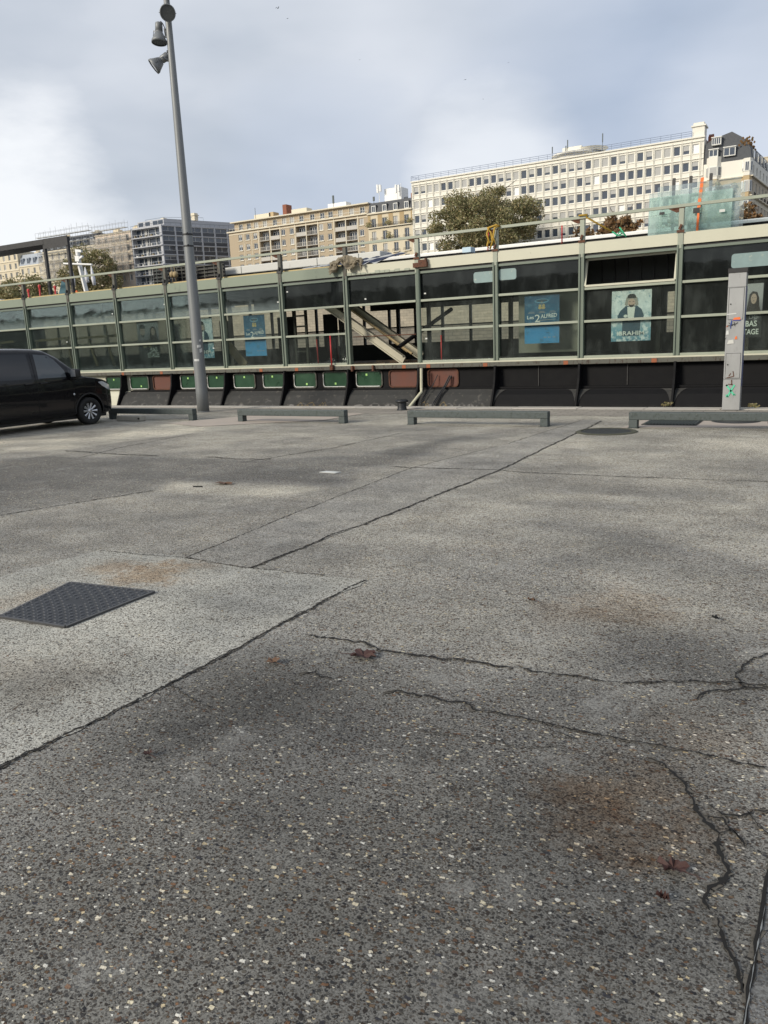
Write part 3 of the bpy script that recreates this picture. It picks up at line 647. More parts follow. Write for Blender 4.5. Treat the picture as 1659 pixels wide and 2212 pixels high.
# cover plate
cp = thing('cover_plate','dark ribbed steel access cover set in the pale concrete slab','access cover',(-4.35,3.3,0))
c0,c1,c2,c3 = gp(0,1336),gp(152,1262),gp(333,1282),gp(142,1358)
ctr=(c0+c1+c2+c3)/4
u_=(c3-c0); v_=(c1-c0)
b=MB(); P=[c0,c3,c2,c1]; b.add([(p.x,p.y,.006) for p in P]+[(p.x,p.y,.016) for p in P],[(4,5,6,7),(0,1,5,4),(1,2,6,5),(2,3,7,6),(3,0,4,7)])
b.build('plate',K['iron'],cp)
def bil(s,t): return c0.lerp(c3,s).lerp(c1.lerp(c2,s),t)
b=MB(); nU,nV=13,17
for i in range(nU):
    for j in range(nV):
        if 5<=i<=7 and 8<=j<=9: continue
        p=bil((i+.5)/nU,(j+.5)/nV); a=R(70) if (i+j)%2 else R(-10); d=Vector((math.cos(a),math.sin(a),0))*.014; q=Vector((-d.y,d.x,0))*.30
        vs=[p-d-q,p+d-q,p+d+q,p-d+q]
        b.add([(w_.x,w_.y,.0155) for w_ in vs]+[(w_.x*.7+p.x*.3,w_.y*.7+p.y*.3,.021) for w_ in vs],[(4,5,6,7),(0,1,5,4),(1,2,6,5),(2,3,7,6),(3,0,4,7)])
b.build('tread',mat('worn_tread',(.13,.135,.145),.45,.5,var=.3),cp)
b=MB()
for a,c in ((c0,c3),(c3,c2),(c2,c1),(c1,c0)): b.obox((a.x,a.y,.010),(c.x,c.y,.010),.02,.018)
b.build('rim',mat('worn_rim',(.09,.09,.092),.5,.5,var=.4,vs=20),cp)
mh = thing('manhole_cover','round dark manhole cover with a mossy rim in front of the barriers','manhole',(-3.37,13.61,0))
p=gp(1310,933); b=MB(); b.lathe([(0,.014),(.42,.014),(.43,.004)],(p.x,p.y,0),(0,0,1),40); b.build('lid',K['iron'],mh)
b=MB(); b.lathe([(.43,.005),(.435,.02),(.50,.018),(.53,.004)],(p.x,p.y,0),(0,0,1),40); b.build('rim',mat('mossy_rim',(.06,.06,.04),.9,var=.5,vs=12),mh)
gr = thing('drain_grate','rectangular dark steel drain grating behind the barrier','grating',(-2.55,15.1,0))
b=MB(); b.box(-3.02,-2.06,14.75,15.55,.006,.012); b.build('frame',K['iron'],gr)
for k in range(16):
    xx=-2.98+k*.057; b=MB(); b.box(xx,xx+.03,14.8,15.5,.013,.026); b.build('bar',K['galv'],gr)
sheet('pale_concrete_pavement',[(1340,925),(1390,907),(1659,907),(1659,921),(1560,923)],K['pinkslab'],.003)
m2=tag(MB().lathe([(0,.014),(.4,.014),(.42,.004)],gp(1590,910),(0,0,1),36).build('manhole_cover',K['iron']),'dark round manhole cover half hidden behind the barrier near the service pillar','manhole')
# leaves and litter
def leafm(P, size, label, m, name='fallen_leaf', spiky=True, rot=0):
    b=MB(); n=22; vs=[]
    for k in range(n):
        a=2*math.pi*k/n+rot; r=size*(.62+.38*abs(math.sin(a*2.5+rot*2)))*random.uniform(.7,1.1) if spiky else size*(.6+.4*abs(math.cos(a-rot)))
        vs.append((P.x+math.cos(a)*r,P.y+math.sin(a)*r*.75,.012+random.uniform(0,.022)))
    vs.append((P.x,P.y,.01)); b.add(vs,[(k,(k+1)%n,n) for k in range(n)])
    b.tube([(P.x,P.y,.012),(P.x+math.cos(rot)*size*1.2,P.y-size*.25,.016),(P.x+math.cos(rot)*size*2,P.y-size*.25,.01)],.0016,5)
    tag(b.build(name,m),label,'leaf')
leafm(gp(1455,1882),.05,'large dark red leaf lying left of the branching crack',K['leaf'],rot=.2)
leafm(gp(1430,1946),.022,'small round dark red leaf just below the large red leaf',K['leaf'],rot=1)
leafm(gp(785,1420),.085,'curled brown red leaf beside the middle crack',K['leaf'],rot=2.5)
leafm(gp(590,1434),.05,'thin broken brown leaf at the end of the slab joint',K['browleaf'],rot=.5)
leafm(gp(483,1046),.14,'orange brown leaf on the pale concrete patch',K['browleaf'],rot=.8)
leafm(gp(320,1634),.03,'tiny dark red leaf on the foreground left gravel',K['leaf'],rot=.4)
leafm(gp(1148,1300),.03,'tiny brown leaf scrap in the middle of the concrete',K['browleaf'],rot=.4)
leafm(gp(1545,1340),.025,'tiny black leaf scrap at right of the concrete',K['iron'],rot=.4)
p=gp(713,1021); b=MB(); b.prism([(p.x-.14,p.y-.05),(p.x+.12,p.y-.06),(p.x+.15,p.y+.04),(p.x-.1,p.y+.06)],lambda u,v,d:(u,v,d),.004,.012); tag(b.build('paper_scrap',K['sticker']),'flat white paper scrap on the concrete','paper')
p=gp(425,1053); b=MB(); b.obox((p.x-.06,p.y,.012),(p.x+.07,p.y+.03,.012),.012,.012); tag(b.build('twig',K['crack']),'short dark twig on the pale concrete patch','twig')
# weeds by the pillar
def weed(P,label):
    b=MB()
    for k in range(26):
        a=random.uniform(0,6.28); r=random.uniform(.02,.12); h=random.uniform(.02,.10); q=Vector((P.x+math.cos(a)*r,P.y+math.sin(a)*r*.5,.01+h)); s=.025
        b.add([q+Vector((-s,0,0)),q+Vector((0,-s*.5,s)),q+Vector((s,0,.3*s)),q+Vector((0,s*.5,-s*.6))],[(0,1,2,3)])
    tag(b.build('weed_plant',K['leafautumn']),label,'weed')
weed(gp(1626,884),'small green weed on the quay edge right of the service pillar'); weed(gp(1440,880),'dry reddish weed on the quay edge left of the service pillar')

# ------------------------------------------------------------------ the boat
BY = 20.0
PXS = [-36.9,-34.5,-32.05,-29.6,-27.17,-24.66,-22.20,-19.74,-17.35,-14.93,-12.57,-10.21,-7.90,-5.62,-3.31,-.98,1.35,3.7]
IDX = {c:i+4 for i,c in enumerate('abcdefghijk')}      # a = post at -27.17 ... k = -3.31
BX0,BX1 = PXS[0],PXS[-1]
boat = thing('glazed_houseboat','long moored glass sided boat with pale green frames and black hull','boat',(-12,20,0))
YS = -17.9
def fxz(u,v,d): return (d,u,v)
b=MB(); b.prism([(19.93,1.0),(20.06,.97),(20.06,.38),(19.94,.36),(19.9,.30),(19.78,.2),(19.62,-.05),(19.5,-.5),(19.5,-1.9),(28.4,-1.9),(28.4,1.0)],fxz,-21.9,BX1+2)
b.build('hull',K['black'],boat)
b=MB(); b.prism([(19.93,1.0),(20.06,.97),(20.06,.38),(19.94,.36),(19.9,.30),(19.86,.2),(19.8,-.05),(19.7,-.5),(19.7,-1.9),(28.4,-1.9),(28.4,1.0)],fxz,BX0-2,-21.902)
b.build('hull',K['cream'],boat,label='cream painted end of the hull')
# dusty skirt plates between the frames
hullX = PXS[6:]
for i in range(len(hullX)-1):
    a,c=hullX[i]+.06,hullX[i+1]-.06; b=MB()
    prof=[(19.93,.355),(19.885,.30),(19.77,.2),(19.61,-.05),(19.49,-.5)]
    b.add([(a if k==0 else a,y-.006,z+.003) for k,(y,z) in enumerate(prof)]+[(c,y-.006,z+.003) for y,z in prof],[(k,k+1,k+1+5,k+5) for k in range(4)])
    b.build('skirt_plate',K['blackdirt'] if hullX[i]<-8.5 else K['black'],boat)
# worn paint lobes low on the skirt
for i in range(len(hullX)-1):
    if hullX[i] > -10: break
    b=MB(); x=hullX[i]+.25
    while x<hullX[i+1]-.35:
        w_=random.uniform(.25,.5); h=random.uniform(.12,.24); n=10; vs=[]
        for k in range(n+1):
            t=k/n; zt=-.16+h*(math.sin(t*math.pi)**.55)*random.uniform(.85,1.05)
            for z in (-.2,zt):
                y=np.interp(z,[-.5,-.05,.2,.3],[19.49,19.61,19.77,19.885])-.012
                vs.append((x+w_*t,y,z))
        b.add(vs,[(2*k,2*k+2,2*k+3,2*k+1) for k in range(n)]); x+=w_*random.uniform(.95,1.3)
    if b.v: b.build('worn_paint',K['darkmetal'],boat)
for px,py,w_ in ((672,862,.5),(700,868,.4),(650,866,.35),(960,868,.35),(918,870,.4)):
    P=at(px,py,19.65); b=MB(); vs=[]; n=8
    for k in range(n+1):
        t=k/n
        for z in (-.2,-.14+.16*math.sin(math.pi*t)*random.uniform(.6,1.2)):
            vs.append((P.x-w_/2+w_*t,np.interp(z,[-.5,-.05,.2,.3],[19.49,19.61,19.77,19.885])-.016,z))
    b.add(vs,[(2*k,2*k+2,2*k+3,2*k+1) for k in range(n)]); b.build('worn_paint',mat('yellow_primer',(.12,.09,.045),.8,var=.5,vs=10),boat)
for X in hullX:
    b=MB(); wd=.05
    b.prism([(19.80,.97),(20.05,.97),(20.05,-.6),(19.3,-.6),(19.46,-.15),(19.66,.3),(19.76,.6)],fxz,X-wd/2,X+wd/2); b.build('hull_frame',K['black'],boat)
    if X>-9:
        b=MB(); 
        for sgn in (-1,1):
            n=8; arc=[(X+sgn*(.03+.30*(1-math.sin(k/n*math.pi/2))), .33-.5*(1-math.cos(k/n*math.pi/2))) for k in range(n+1)]
            vs=[(x_,np.interp(z,[-.5,-.05,.2,.3],[19.49,19.61,19.77,19.885])-.03,z) for x_,z in arc]+[(X+sgn*.028,np.interp(z,[-.5,-.05,.2,.3],[19.49,19.61,19.77,19.885])-.03,z) for x_,z in arc]
            b.add(vs,[(k,k+1,k+1+n+1,k+n+1) for k in range(n)])
        b.build('gusset',K['blackdirt'],boat)
b=MB(); b.box(-21.9,BX1,19.90,20.06,.355,.40); b.build('hull_ledge',K['black'],boat)
for X in [(hullX[i]+hullX[i+1])/2 for i in range(len(hullX)-1)]:
    if X>-8.2:
        b=MB(); b.box(X-.01,X+.01,20.035,20.06,.41,.95); b.build('hull_seam',K['darkmetal'],boat)
b=MB(); b.bbox(BX0,BX1,19.86,20.12,.95,1.06,b=.01); b.build('deck_edge',K['rustgreen'],boat)
for px,py in ((420,786+4),(563,797-3),(762,790),(872,788),(1048,786),(1413,774-1),(925,788),(717,794),(265,806),(348,803),(1222,781),(1600,769),(640,795)):
    P=at(px,py,19.85); b=MB(); b.box(P.x-.06,P.x+.06,19.853,19.862,.955,1.05); b.build('primer_patch',K['orangepatch'],boat)
for px in (760,805):
    P=at(px,792,19.8); b=MB(); b.bbox(P.x-.03,P.x+.03,19.78,19.86,.9,1.07); b.build('clamp',K['rust'],boat)
b=MB(); b.bbox(BX0,BX1,19.89,20.08,1.061,1.10,b=.006); b.build('sill',K['cream'],boat)
# portholes
def rrect(xa,xb,za,zb,r,n=4):
    out=[]
    for cx_,cz,a0 in ((xb-r,zb-r,0),(xa+r,zb-r,90),(xa+r,za+r,180),(xb-r,za+r,270)):
        for k in range(n+1):
            a=R(a0+90*k/n); out.append((cx_+r*math.cos(a),cz+r*math.sin(a)))
    return out
PORT=[(248,826,34,0),(302,826,38,1),(352,825,38,2),(409,825,34,1),(469,825,38,1),(529,824,44,1),(592,823,44,1),(660,823,46,1),(725,822,50,1),(798,821,54,1),(872,820,58,2),(958,819,62,2)]
for k,(px,py,w_,kind) in enumerate(PORT):
    P=at(px,py,20.05); A=at(px-w_/2,py,20.05).x; B_=at(px+w_/2,py,20.05).x; za,zb=.44,.88
    for X in hullX:
        if A-.06<X<B_+.06:
            if X>P.x: B_=X-.09
            else: A=X+.09
    o_=rrect(A-.035,B_+.035,za-.035,zb+.035,.11); i_=rrect(A,B_,za,zb,.08); n=len(o_); b=MB()
    b.add([(x_,20.02,z) for x_,z in o_]+[(x_,20.015,z) for x_,z in i_]+[(x_,20.06,z) for x_,z in o_]+[(x_,20.055,z) for x_,z in i_],
          [(j,(j+1)%n,(j+1)%n+n,j+n) for j in range(n)]+[(j,j+2*n,(j+1)%n+2*n,(j+1)%n) for j in range(n)]+[(j+n,(j+1)%n+n,(j+1)%n+3*n,j+3*n) for j in range(n)])
    fr=b.build('porthole',K['rust'] if kind==2 else K['rustgreen'],boat)
    if kind!=2:
        b=MB(); pts=i_; t=.016
        pp=[(x_,20.008,z) for x_,z in rrect(A+.01,B_-.01,za+.01,zb-.01,.08)]; st_=[q for q in pp]
        nn=len(st_); b.tube(st_[8:16]+[st_[16]],.012,6); b.build('rubber_seal',K['white'],fr)
        b=MB(); b.add([(x_,20.045,z) for x_,z in i_],[tuple(range(n))]); b.build('pane',K['greenpane'],fr)
        sx=A+(B_-A)*random.uniform(.4,.6); sz=zb-.09 if k not in (1,7,8) else za+.1
        b=MB(); b.box(sx-.03,sx+.03,20.036,20.042,sz-.03,sz+.03); b.build('sticker',K['limesticker'],fr)
    else:
        b=MB(); b.add([(x_,20.052,z) for x_,z in i_],[tuple(range(n))]); b.build('pane',K['redox'],fr)
# posts, rails and glass
b=MB(); b.bbox(BX0,BX1,19.93,19.985,4.46,4.53,b=.006); b.build('handrail',K['palegreen'],boat)
SPL=-12.5
b=MB(); b.box(BX0,SPL,19.93,20.15,3.64,3.93); b.build('fascia',K['green'] if False else mat('weathered_green_fascia',(.20,.235,.18),.55,var=.14,vs=2,col2=(.15,.175,.14),fac=.6,stretch=(1,1,.4)),boat)
b=MB(); pts=[(SPL+.002,3.64),(BX1,3.64),(BX1,3.93),(SPL+.002,3.93)]; b.box(SPL+.002,BX1,19.93,20.15,3.64,3.905); b.build('fascia',K['cream'],boat,label='cream painted fascia along the roof edge')
b=MB()
for k in range(14):
    xx=SPL-.02+k*.16; h=random.uniform(.02,.09); b.box(xx,xx+.17,19.926,19.9295,3.64,3.64+h)
b.build('flaked_paint',K['palegreen'],boat)
b=MB(); b.box(BX0,BX1,19.99,20.12,3.585,3.638); b.build('fascia_gap',K['plasticblack'],boat)
b=MB(); b.bbox(BX0,BX1,19.94,20.05,3.52,3.583,b=.006); b.build('head_rail',K['green'],boat)
b=MB(); b.box(BX0,SPL,20.16,20.3,3.93,3.99); b.build('roof_edge_strip',mat('yellow_edge_strip',(.46,.36,.17),.6,var=.25,vs=3,col2=(.2,.12,.06),fac=.6),boat)
b=MB(); b.box(BX0,BX1,20.155,28.2,3.80,3.90); b.build('roof',K['dark'],boat)
b=MB(); b.box(BX0,BX1,20.1,28.0,1.0,1.035); b.build('floor',K['wood'],boat)
b=MB(); b.box(BX0,BX0+.1,20.15,28,1.04,3.79); b.box(BX1-.1,BX1,20.15,28,1.04,3.79); b.build('end_wall',K['dark'],boat)
for i,X in enumerate(PXS):
    pm=K['green']; b=MB()
    if i==IDX['h']:
        b.box(X-.075,X-.028,19.95,20.06,1.101,3.63); b.tube([(X+.03,19.93,1.101),(X+.03,19.93,3.62)],.055,12)
    else:
        b.bbox(X-.068,X-.028,19.885,20.06,1.101,3.635,b=.005); b.box(X-.027,X+.03,19.92,20.05,1.101,3.635); b.bbox(X+.03,X+.068,19.895,20.06,1.101,3.635,b=.005)
    b.build('post',pm,boat)
    b=MB(); b.bbox(X-.06,X+.06,19.905,19.925,3.55,3.95,b=.003); b.bbox(X-.055,X+.055,19.935,20.05,3.94,4.455,b=.006); s_=b.build('stanchion',K['palegreen'] if i>=IDX['h'] else K['rustgreen'],boat)
    b=MB(); b.prism([(X-.30,4.455),(X+.05,4.455),(X+.05,4.38),(X-.05,4.36),(X-.12,4.36)],lambda u,v,d:(u,d,v),19.955,19.97); b.box(X-.2,X+.07,19.935,19.985,4.44,4.457); b.build('knee',K['rust'],s_)
    b=MB(); b.obox((X-.03,19.9,3.98),(X+.02,19.895,4.08),.03,.05); b.box(X-.085,X+.0851,19.885,19.903,3.9,3.96); b.build('clamp',K['rust'] if i>=IDX['h'] else K['darkmetal'],s_)
MISS={('f',1),('g',1),('g',0)}                          # open bays (bay named by its left post; row 0 = bottom)
ROWS=[(1.16,1.985),(2.02,2.775),(2.83,3.52)]
for i in range(len(PXS)-1):
    a,c=PXS[i]+.07,PXS[i+1]-.07; ltr=[k for k,v in IDX.items() if v==i]; ltr=ltr[0] if ltr else '?'
    b=MB()
    for z in (1.985,2.778):
        b.bbox(a,c,19.925,20.03,z-.012,z+.05,b=.006)
    if (ltr,0) in MISS: b=MB(); b.bbox(a,c,19.925,20.03,2.766,2.828,b=.006)
    b.build('transom',K['palegreen'],boat)
    if (ltr,0) not in MISS:
        b=MB(); b.bbox(a,c,19.93,20.04,1.101,1.16,b=.005); b.build('bottom_rail',K['palegreen'],boat)
    for r_,(z0,z1) in enumerate(ROWS):
        if (ltr,r_) in MISS or (ltr=='j' and r_==2): continue
        gm=K['panefrost'] if (i<=IDX['e'] and r_==2) or i<=IDX['d'] else K['pane']
        if r_==2 and i>=IDX['f']: gm=K['panedark']
        b=MB(); b.box(a,c,20.005,20.013,z0,z1); pn=b.build('window_pane',gm,boat)
        for q in range(random.choice((0,0,1,1))):
            sx=random.choice((a+.12,c-.12,random.uniform(a,c))); sz=random.uniform(z0+.12,z1-.08); b=MB(); b.box(sx-.03,sx+.03,20.0,20.0035,sz-.018,sz+.018); b.build('sticker',K['sticker'],pn)
# open hopper window, top of bay j
a,c=PXS[IDX['j']]+.09,PXS[IDX['k']]-.09
b=MB()
for p,q in (((a,19.93,2.86),(c,19.93,2.86)),((a,19.93,2.86),(a,20.12,3.5)),((c,19.93,2.86),(c,20.12,3.5)),((a,20.12,3.5),(c,20.12,3.5))): b.obox(p,q,.05,.05)
b.build('hopper_frame',K['cream'],boat)
# patched stickers on the upper glass
for (i,xa,xb,za,zb) in (('h',-8.55,-7.97,3.15,3.43),('i',-7.83,-7.35,3.17,3.45),('k',-2.2,-1.06,3.02,3.33)):
    b=MB(); b.prism(rrect(xa,xb,za,zb,.06),lambda u,v,d:(u,d,v),19.996,20.002); s1=b.build('pale_film',mat('faded_window_film',(.19,.27,.27),.5,var=.3,vs=3,col2=(.36,.40,.34),fac=.58),boat)
# interior
FY=28.0
b=MB()
for X in np.arange(BX0,BX1,1.18): b.box(X-.045,X+.045,FY-.05,FY+.05,1.04,3.79)
b.build('far_post',K['dark'],boat); 
b=MB(); b.box(BX0,BX1,FY-.06,FY+.06,1.036,1.66); b.build('far_parapet',K['dark'],boat)
b=MB(); b.box(-16.5,BX1,FY-.058,FY+.062,2.98,3.795); b.box(BX0,-16.5,FY-.058,FY+.062,3.62,3.795); b.box(BX0,BX1,FY-.062,FY+.058,2.26,2.31); b.build('far_header',K['dark'],boat)
b=MB()
for xa,xb in ((-10.0,-8.75),(-8.55,-6.4),(-6.1,-5.0),(-4.75,-2.9),(-2.7,3.0),(-27.8,-26.9),(-24.5,-23.9),(-21.2,-20.2),(-18.8,-18.1)): b=MB(); b.box(xa,xb,FY-.1,FY-.07,1.66,2.98); b.build('far_panel',K['dark'],boat)
for X,Y in ((-6.7,24),(-4.4,23.5),(-2.2,24.5),(-9.2,24.5),(-20.5,24),(-25,24),(-16,25),(-13.0,26.2),(-14.6,26.8)):
    b=MB(); b.box(X-.06,X+.06,Y-.06,Y+.06,1.036,3.798); b.build('inner_column',K['darkmetal'] if Y>25 else K['rustgreen'],boat)
b=MB()
for X in np.arange(BX0+1,BX1,1.2): b.box(X-.05,X+.05,20.2,27.9,3.6,3.798)
b.build('ceiling_joist',K['dark'],boat)
# soffit boards hung behind the upper glass on the right
b=MB(); b.box(-17.2,BX1-.2,21.4,21.44,2.93,3.79); b.build('blind_panel',K['dark'],boat)
b=MB()
for X in np.arange(-5.5,-3.3,.33): b.box(X,X+.03,21.36,21.398,2.95,3.7)
b.build('blind_rib',K['darkmetal'],boat)
b=MB(); P=at(1128,640,20.5);Q=at(1230,755,20.5); b.box(P.x-.1,Q.x+.25,20.5,20.54,Q.z-.05,2.9); b.build('partition_board',mat('grey_board',(.26,.25,.21),.8,var=.1),boat)
# gangway beams inside the open bay
gw = thing('fallen_gangway','pair of cream steel gangway beams sloping down inside the open bay','gangway',(-11.5,21,1.04))
def beam(p,q,w_,h,nm='beam'):
    b=MB(); b.obox(p,q,w_*.35,h*.8,up=(0,0,1)); d=Vector((0,0,h*.43))
    b.obox(Vector(p)+d,Vector(q)+d,w_,h*.13); b.obox(Vector(p)-d,Vector(q)-d,w_,h*.13); b.build(nm,mat('dusty_cream_steel',(.40,.375,.29),.7,var=.2,vs=5,col2=(.2,.17,.12),fac=.62),gw)
beam(at(640,612,20.75),at(873,779,20.55),.16,.27); beam(at(715,630,21.6),at(912,770,21.4),.16,.27)
b=MB(); b.tube([at(745,660,21.2),at(890,764,21.0)],.035,8); b.build('tread_rail',K['timber'],gw)
b=MB(); b.tube([at(738,655,21.45),at(880,760,21.25)],.025,8); b.build('tread_rail',K['timber'],gw)
p_,q_=at(861,750,20.35),at(975,668,23.0); b=MB(); b.tube([p_,q_],.062,16,caps=False); b.tube([p_,q_],.045,16,caps=False); tag(b.build('black_pipe',K['plasticblack']),'thick black pipe poking out over the gangway beams','pipe')
b=MB(); b.tube([at(763,728,20.5),at(898,722,20.45)],.014,8); tag(b.build('steel_rod',K['rust']),'thin rusty rod across the open bay','rod')
for k,(px,py,ln,a) in enumerate(((820,771,1.4,.1),(780,774,1.8,-.05),(880,765,.9,.3),(850,760,1.0,.2))):
    P=at(px,py,20.5+k*.25); b=MB(); b.obox((P.x-ln/2,P.y-a,1.06+.03*k),(P.x+ln/2,P.y+a,1.06+.03*k),.12,.03)
    tag(b.build('loose_plank',K['wood']),['long brown plank on the boat floor beside the gangway foot','longest brown plank on the boat floor under the open bay','short plank leaning over the foot of the second gangway beam','brown plank lying behind the black pipe end'][k],'plank')
# door-like frame inside bay f
ld = thing('steel_ladder_frame','dark upright steel ladder frame inside the bay with no middle pane','ladder',(-14.3,22.5,1.04))
p0,p1=at(632,650,22.5),at(662,745,22.5); b=MB(); b.box(p0.x,p0.x+.08,22.46,22.54,1.04,p0.z); b.build('stile',K['rustgreen'],ld)
b=MB(); b.box(p1.x,p1.x+.08,22.46,22.54,1.04,p0.z); b.build('stile',K['rustgreen'],ld)
for z in (1.5,1.95,2.35,2.7):
    b=MB(); b.box(p0.x+.081,p1.x-.001,22.47,22.53,z,z+.05); b.build('rung',K['rustgreen'],ld)
def redpole(P,Q,lab,r=.022,clamp=False):
    t=thing('red_pole',lab,'pole',tuple(Q)); b=MB(); b.tube([P,Q],r,8); b.build('tube',K['red'],t,True)
    b=MB(); b.box(Q.x-.05,Q.x+.05,Q.y-.05,Q.y+.05,Q.z-.08,Q.z+.06) if clamp else b.lathe([(.05,0),(.05,.015),(0,.015)],Q,(0,0,1),10); b.build('clamp' if clamp else 'foot',K['rust'],t)
    return t
redpole(at(713,725,19.82),at(717,793,19.82),'red stanchion clamped to the deck edge below the open bays',clamp=True)
q=at(688,781,21.2); redpole(at(684,733,21.2),Vector((q.x,21.2,1.036)),'red pole standing inside the boat left of the red stanchion')
q=at(954,772,21.0); redpole(at(953,724,21.0),Vector((q.x,21.0,1.036)),'red pole standing inside the boat right of the gangway')
q=at(1054,548,20.4); redpole(at(1055,500,20.4),Vector((q.x,20.4,3.99)),'short red pole on the roof beside the yellow strap',.018)
q=at(1214,527,20.5); redpole(at(1214,487,20.5),Vector((q.x,20.5,3.99)),'short red pole on the roof left of the green strap',.018)
# timber rails inside on the left
def trail(pts,lab):
    t=thing('timber_trestle',lab,'trestle',(pts[0][0].x,pts[0][0].y,1.04))
    for j,(p,q_) in enumerate(pts):
        b=MB(); b.obox(p,q_,.07,.09); b.build('top_rail' if j==0 else 'leg',K['timber'],t)
def dn(P): return Vector((P.x+.12,P.y,1.04))
A,B_=at(76,737,21.5),at(148,730,21.5); trail([(A,B_),(A+Vector((.1,0,-.05)),dn(A)),(B_+Vector((-.1,0,-.05)),dn(B_))],'yellow timber trestle inside the glass above the van')
A,B_=at(168,731,21.2),at(256,724,21.2); trail([(A,B_),(at(192,735,21.2),at(211,790,21.2)),(at(228,728,21.2),at(248,790,21.2))],'yellow timber trestle with slanting legs inside the glass beside the van')
A,B_=at(-5,741,21.5),at(30,738,21.5); trail([(A,B_),(A+Vector((.1,0,-.05)),dn(A))],'short yellow timber trestle inside the glass over the van roof')
b=MB(); b.tube([at(217,655,21.0),at(246,788,21.0)],.03,8); tag(b.build('timber_pole',K['timber']),'slim timber pole leaning inside the glass past the van','pole')
P,Q=at(490,742,21),at(530,790,21); b=MB(); b.obox(P,Q,.05,.3); tag(b.build('plywood_sheet',K['timber']),'slanting plywood offcut behind the left blue poster','plywood')
# pipe and cables at post h
P=at(910,795,19.75); b=MB(); b.tube([(P.x,19.75,.95),(P.x,19.72,.40),(P.x+.03,19.66,.3),(P.x-.16,19.2,-.12),(P.x-.22,19.1,-.4)],.042,10); tag(b.build('drain_pipe',K['pipe']),'cream drain pipe running down the black hull','pipe')
for k,(dx,dz) in enumerate(((0,.75),(.32,.72))):
    P=at(945+k*26,815,19.98); b=MB(); b.tube([(P.x,19.99,dz),(P.x-.1,19.85,.45),(P.x-.3,19.5,.0),(P.x-.38,19.3,-.4)],.02 if k else .012,8); 
    if k: b.tube([(P.x+.06,19.99,dz),(P.x-.05,19.85,.45),(P.x-.25,19.5,.0),(P.x-.33,19.3,-.4)],.02,8)
    tag(b.build('power_cable',K['plasticblack']),['thin black cable hanging from the red hatch','pair of thick black cables hanging from the red hatch'][k],'cable')

# ---- posters inside the glass
def poster_bg(name, stops, nscale, blot, z0, z1):
    m = bpy.data.materials.new(name); m.use_nodes=True; nt=m.node_tree; nt.nodes.clear()
    co=N(nt,'ShaderNodeTexCoord').outputs['Object']; z=N(nt,'ShaderNodeSeparateXYZ',{0:co}).outputs[2]
    c=ramp(nt,N(nt,'ShaderNodeMapRange',{0:z,1:z0,2:z1}).outputs[0],stops)
    for cc,s_,th in blot: c=mixc(nt,sstep(nt,noise(nt,N(nt,'ShaderNodeMapping',{'Vector':co,'Location':(th*9,s_,th)}).outputs[0],s_,4,.6),th,th+.16,0,.75),c,cc)
    b=N(nt,'ShaderNodeBsdfPrincipled',{'Base Color':c,'Roughness':.35})
    bp=N(nt,'ShaderNodeBump',{'Height':noise(nt,co,5,2,.5),'Strength':.35,'Distance':.03}); nt.links.new(bp.outputs[0],b.inputs['Normal'])
    nt.links.new(b.outputs[0],N(nt,'ShaderNodeOutputMaterial').inputs[0]); return m
PY=20.04
def sil(b,pts,x0,z0,w_,h,d,m=0): b.prism([(x0+u*w_,z0+v*h) for u,v in pts],lambda u,v,dd:(u,dd,v),d,d+.0008,m)
def ell(cx_,cz,rx,rz,n=20): return [(cx_+rx*math.cos(2*math.pi*k/n),cz+rz*math.sin(2*math.pi*k/n)) for k in range(n)]
SK=mat('poster_skin',(.55,.40,.33),.5,var=.12,vs=8); WT=mat('poster_white_ink',(.78,.79,.76),.5,var=.03); NV=mat('poster_navy_ink',(.03,.075,.12),.5,var=.4,vs=14); FUR=mat('poster_fur_ink',(.36,.34,.31),.6,var=.5,vs=30); PB=mat('poster_black_ink',(.02,.02,.022),.5,var=.2); HR=mat('poster_hair_ink',(.035,.022,.022),.5,var=.3); PG=mat('poster_gold_ink',(.45,.36,.16),.5,var=.3,vs=20); PK=mat('poster_grey_ink',(.3,.3,.32),.5,var=.3,vs=12); TE=mat('poster_pale_blue_ink',(.12,.30,.45),.5,var=.3,vs=10)
def poster(lab,x0,x1,z0,z1,m,group):
    t=thing('film_poster',lab,'poster',((x0+x1)/2,PY,z0),group); b=MB(); b.box(x0,x1,PY,PY+.002,z0,z1); b.build('sheet',m,t); return t
def put(mesh,nm,m,t): 
    mesh.materials.append(m); o=bpy.data.objects.new(nm,mesh); link(o,t); return o
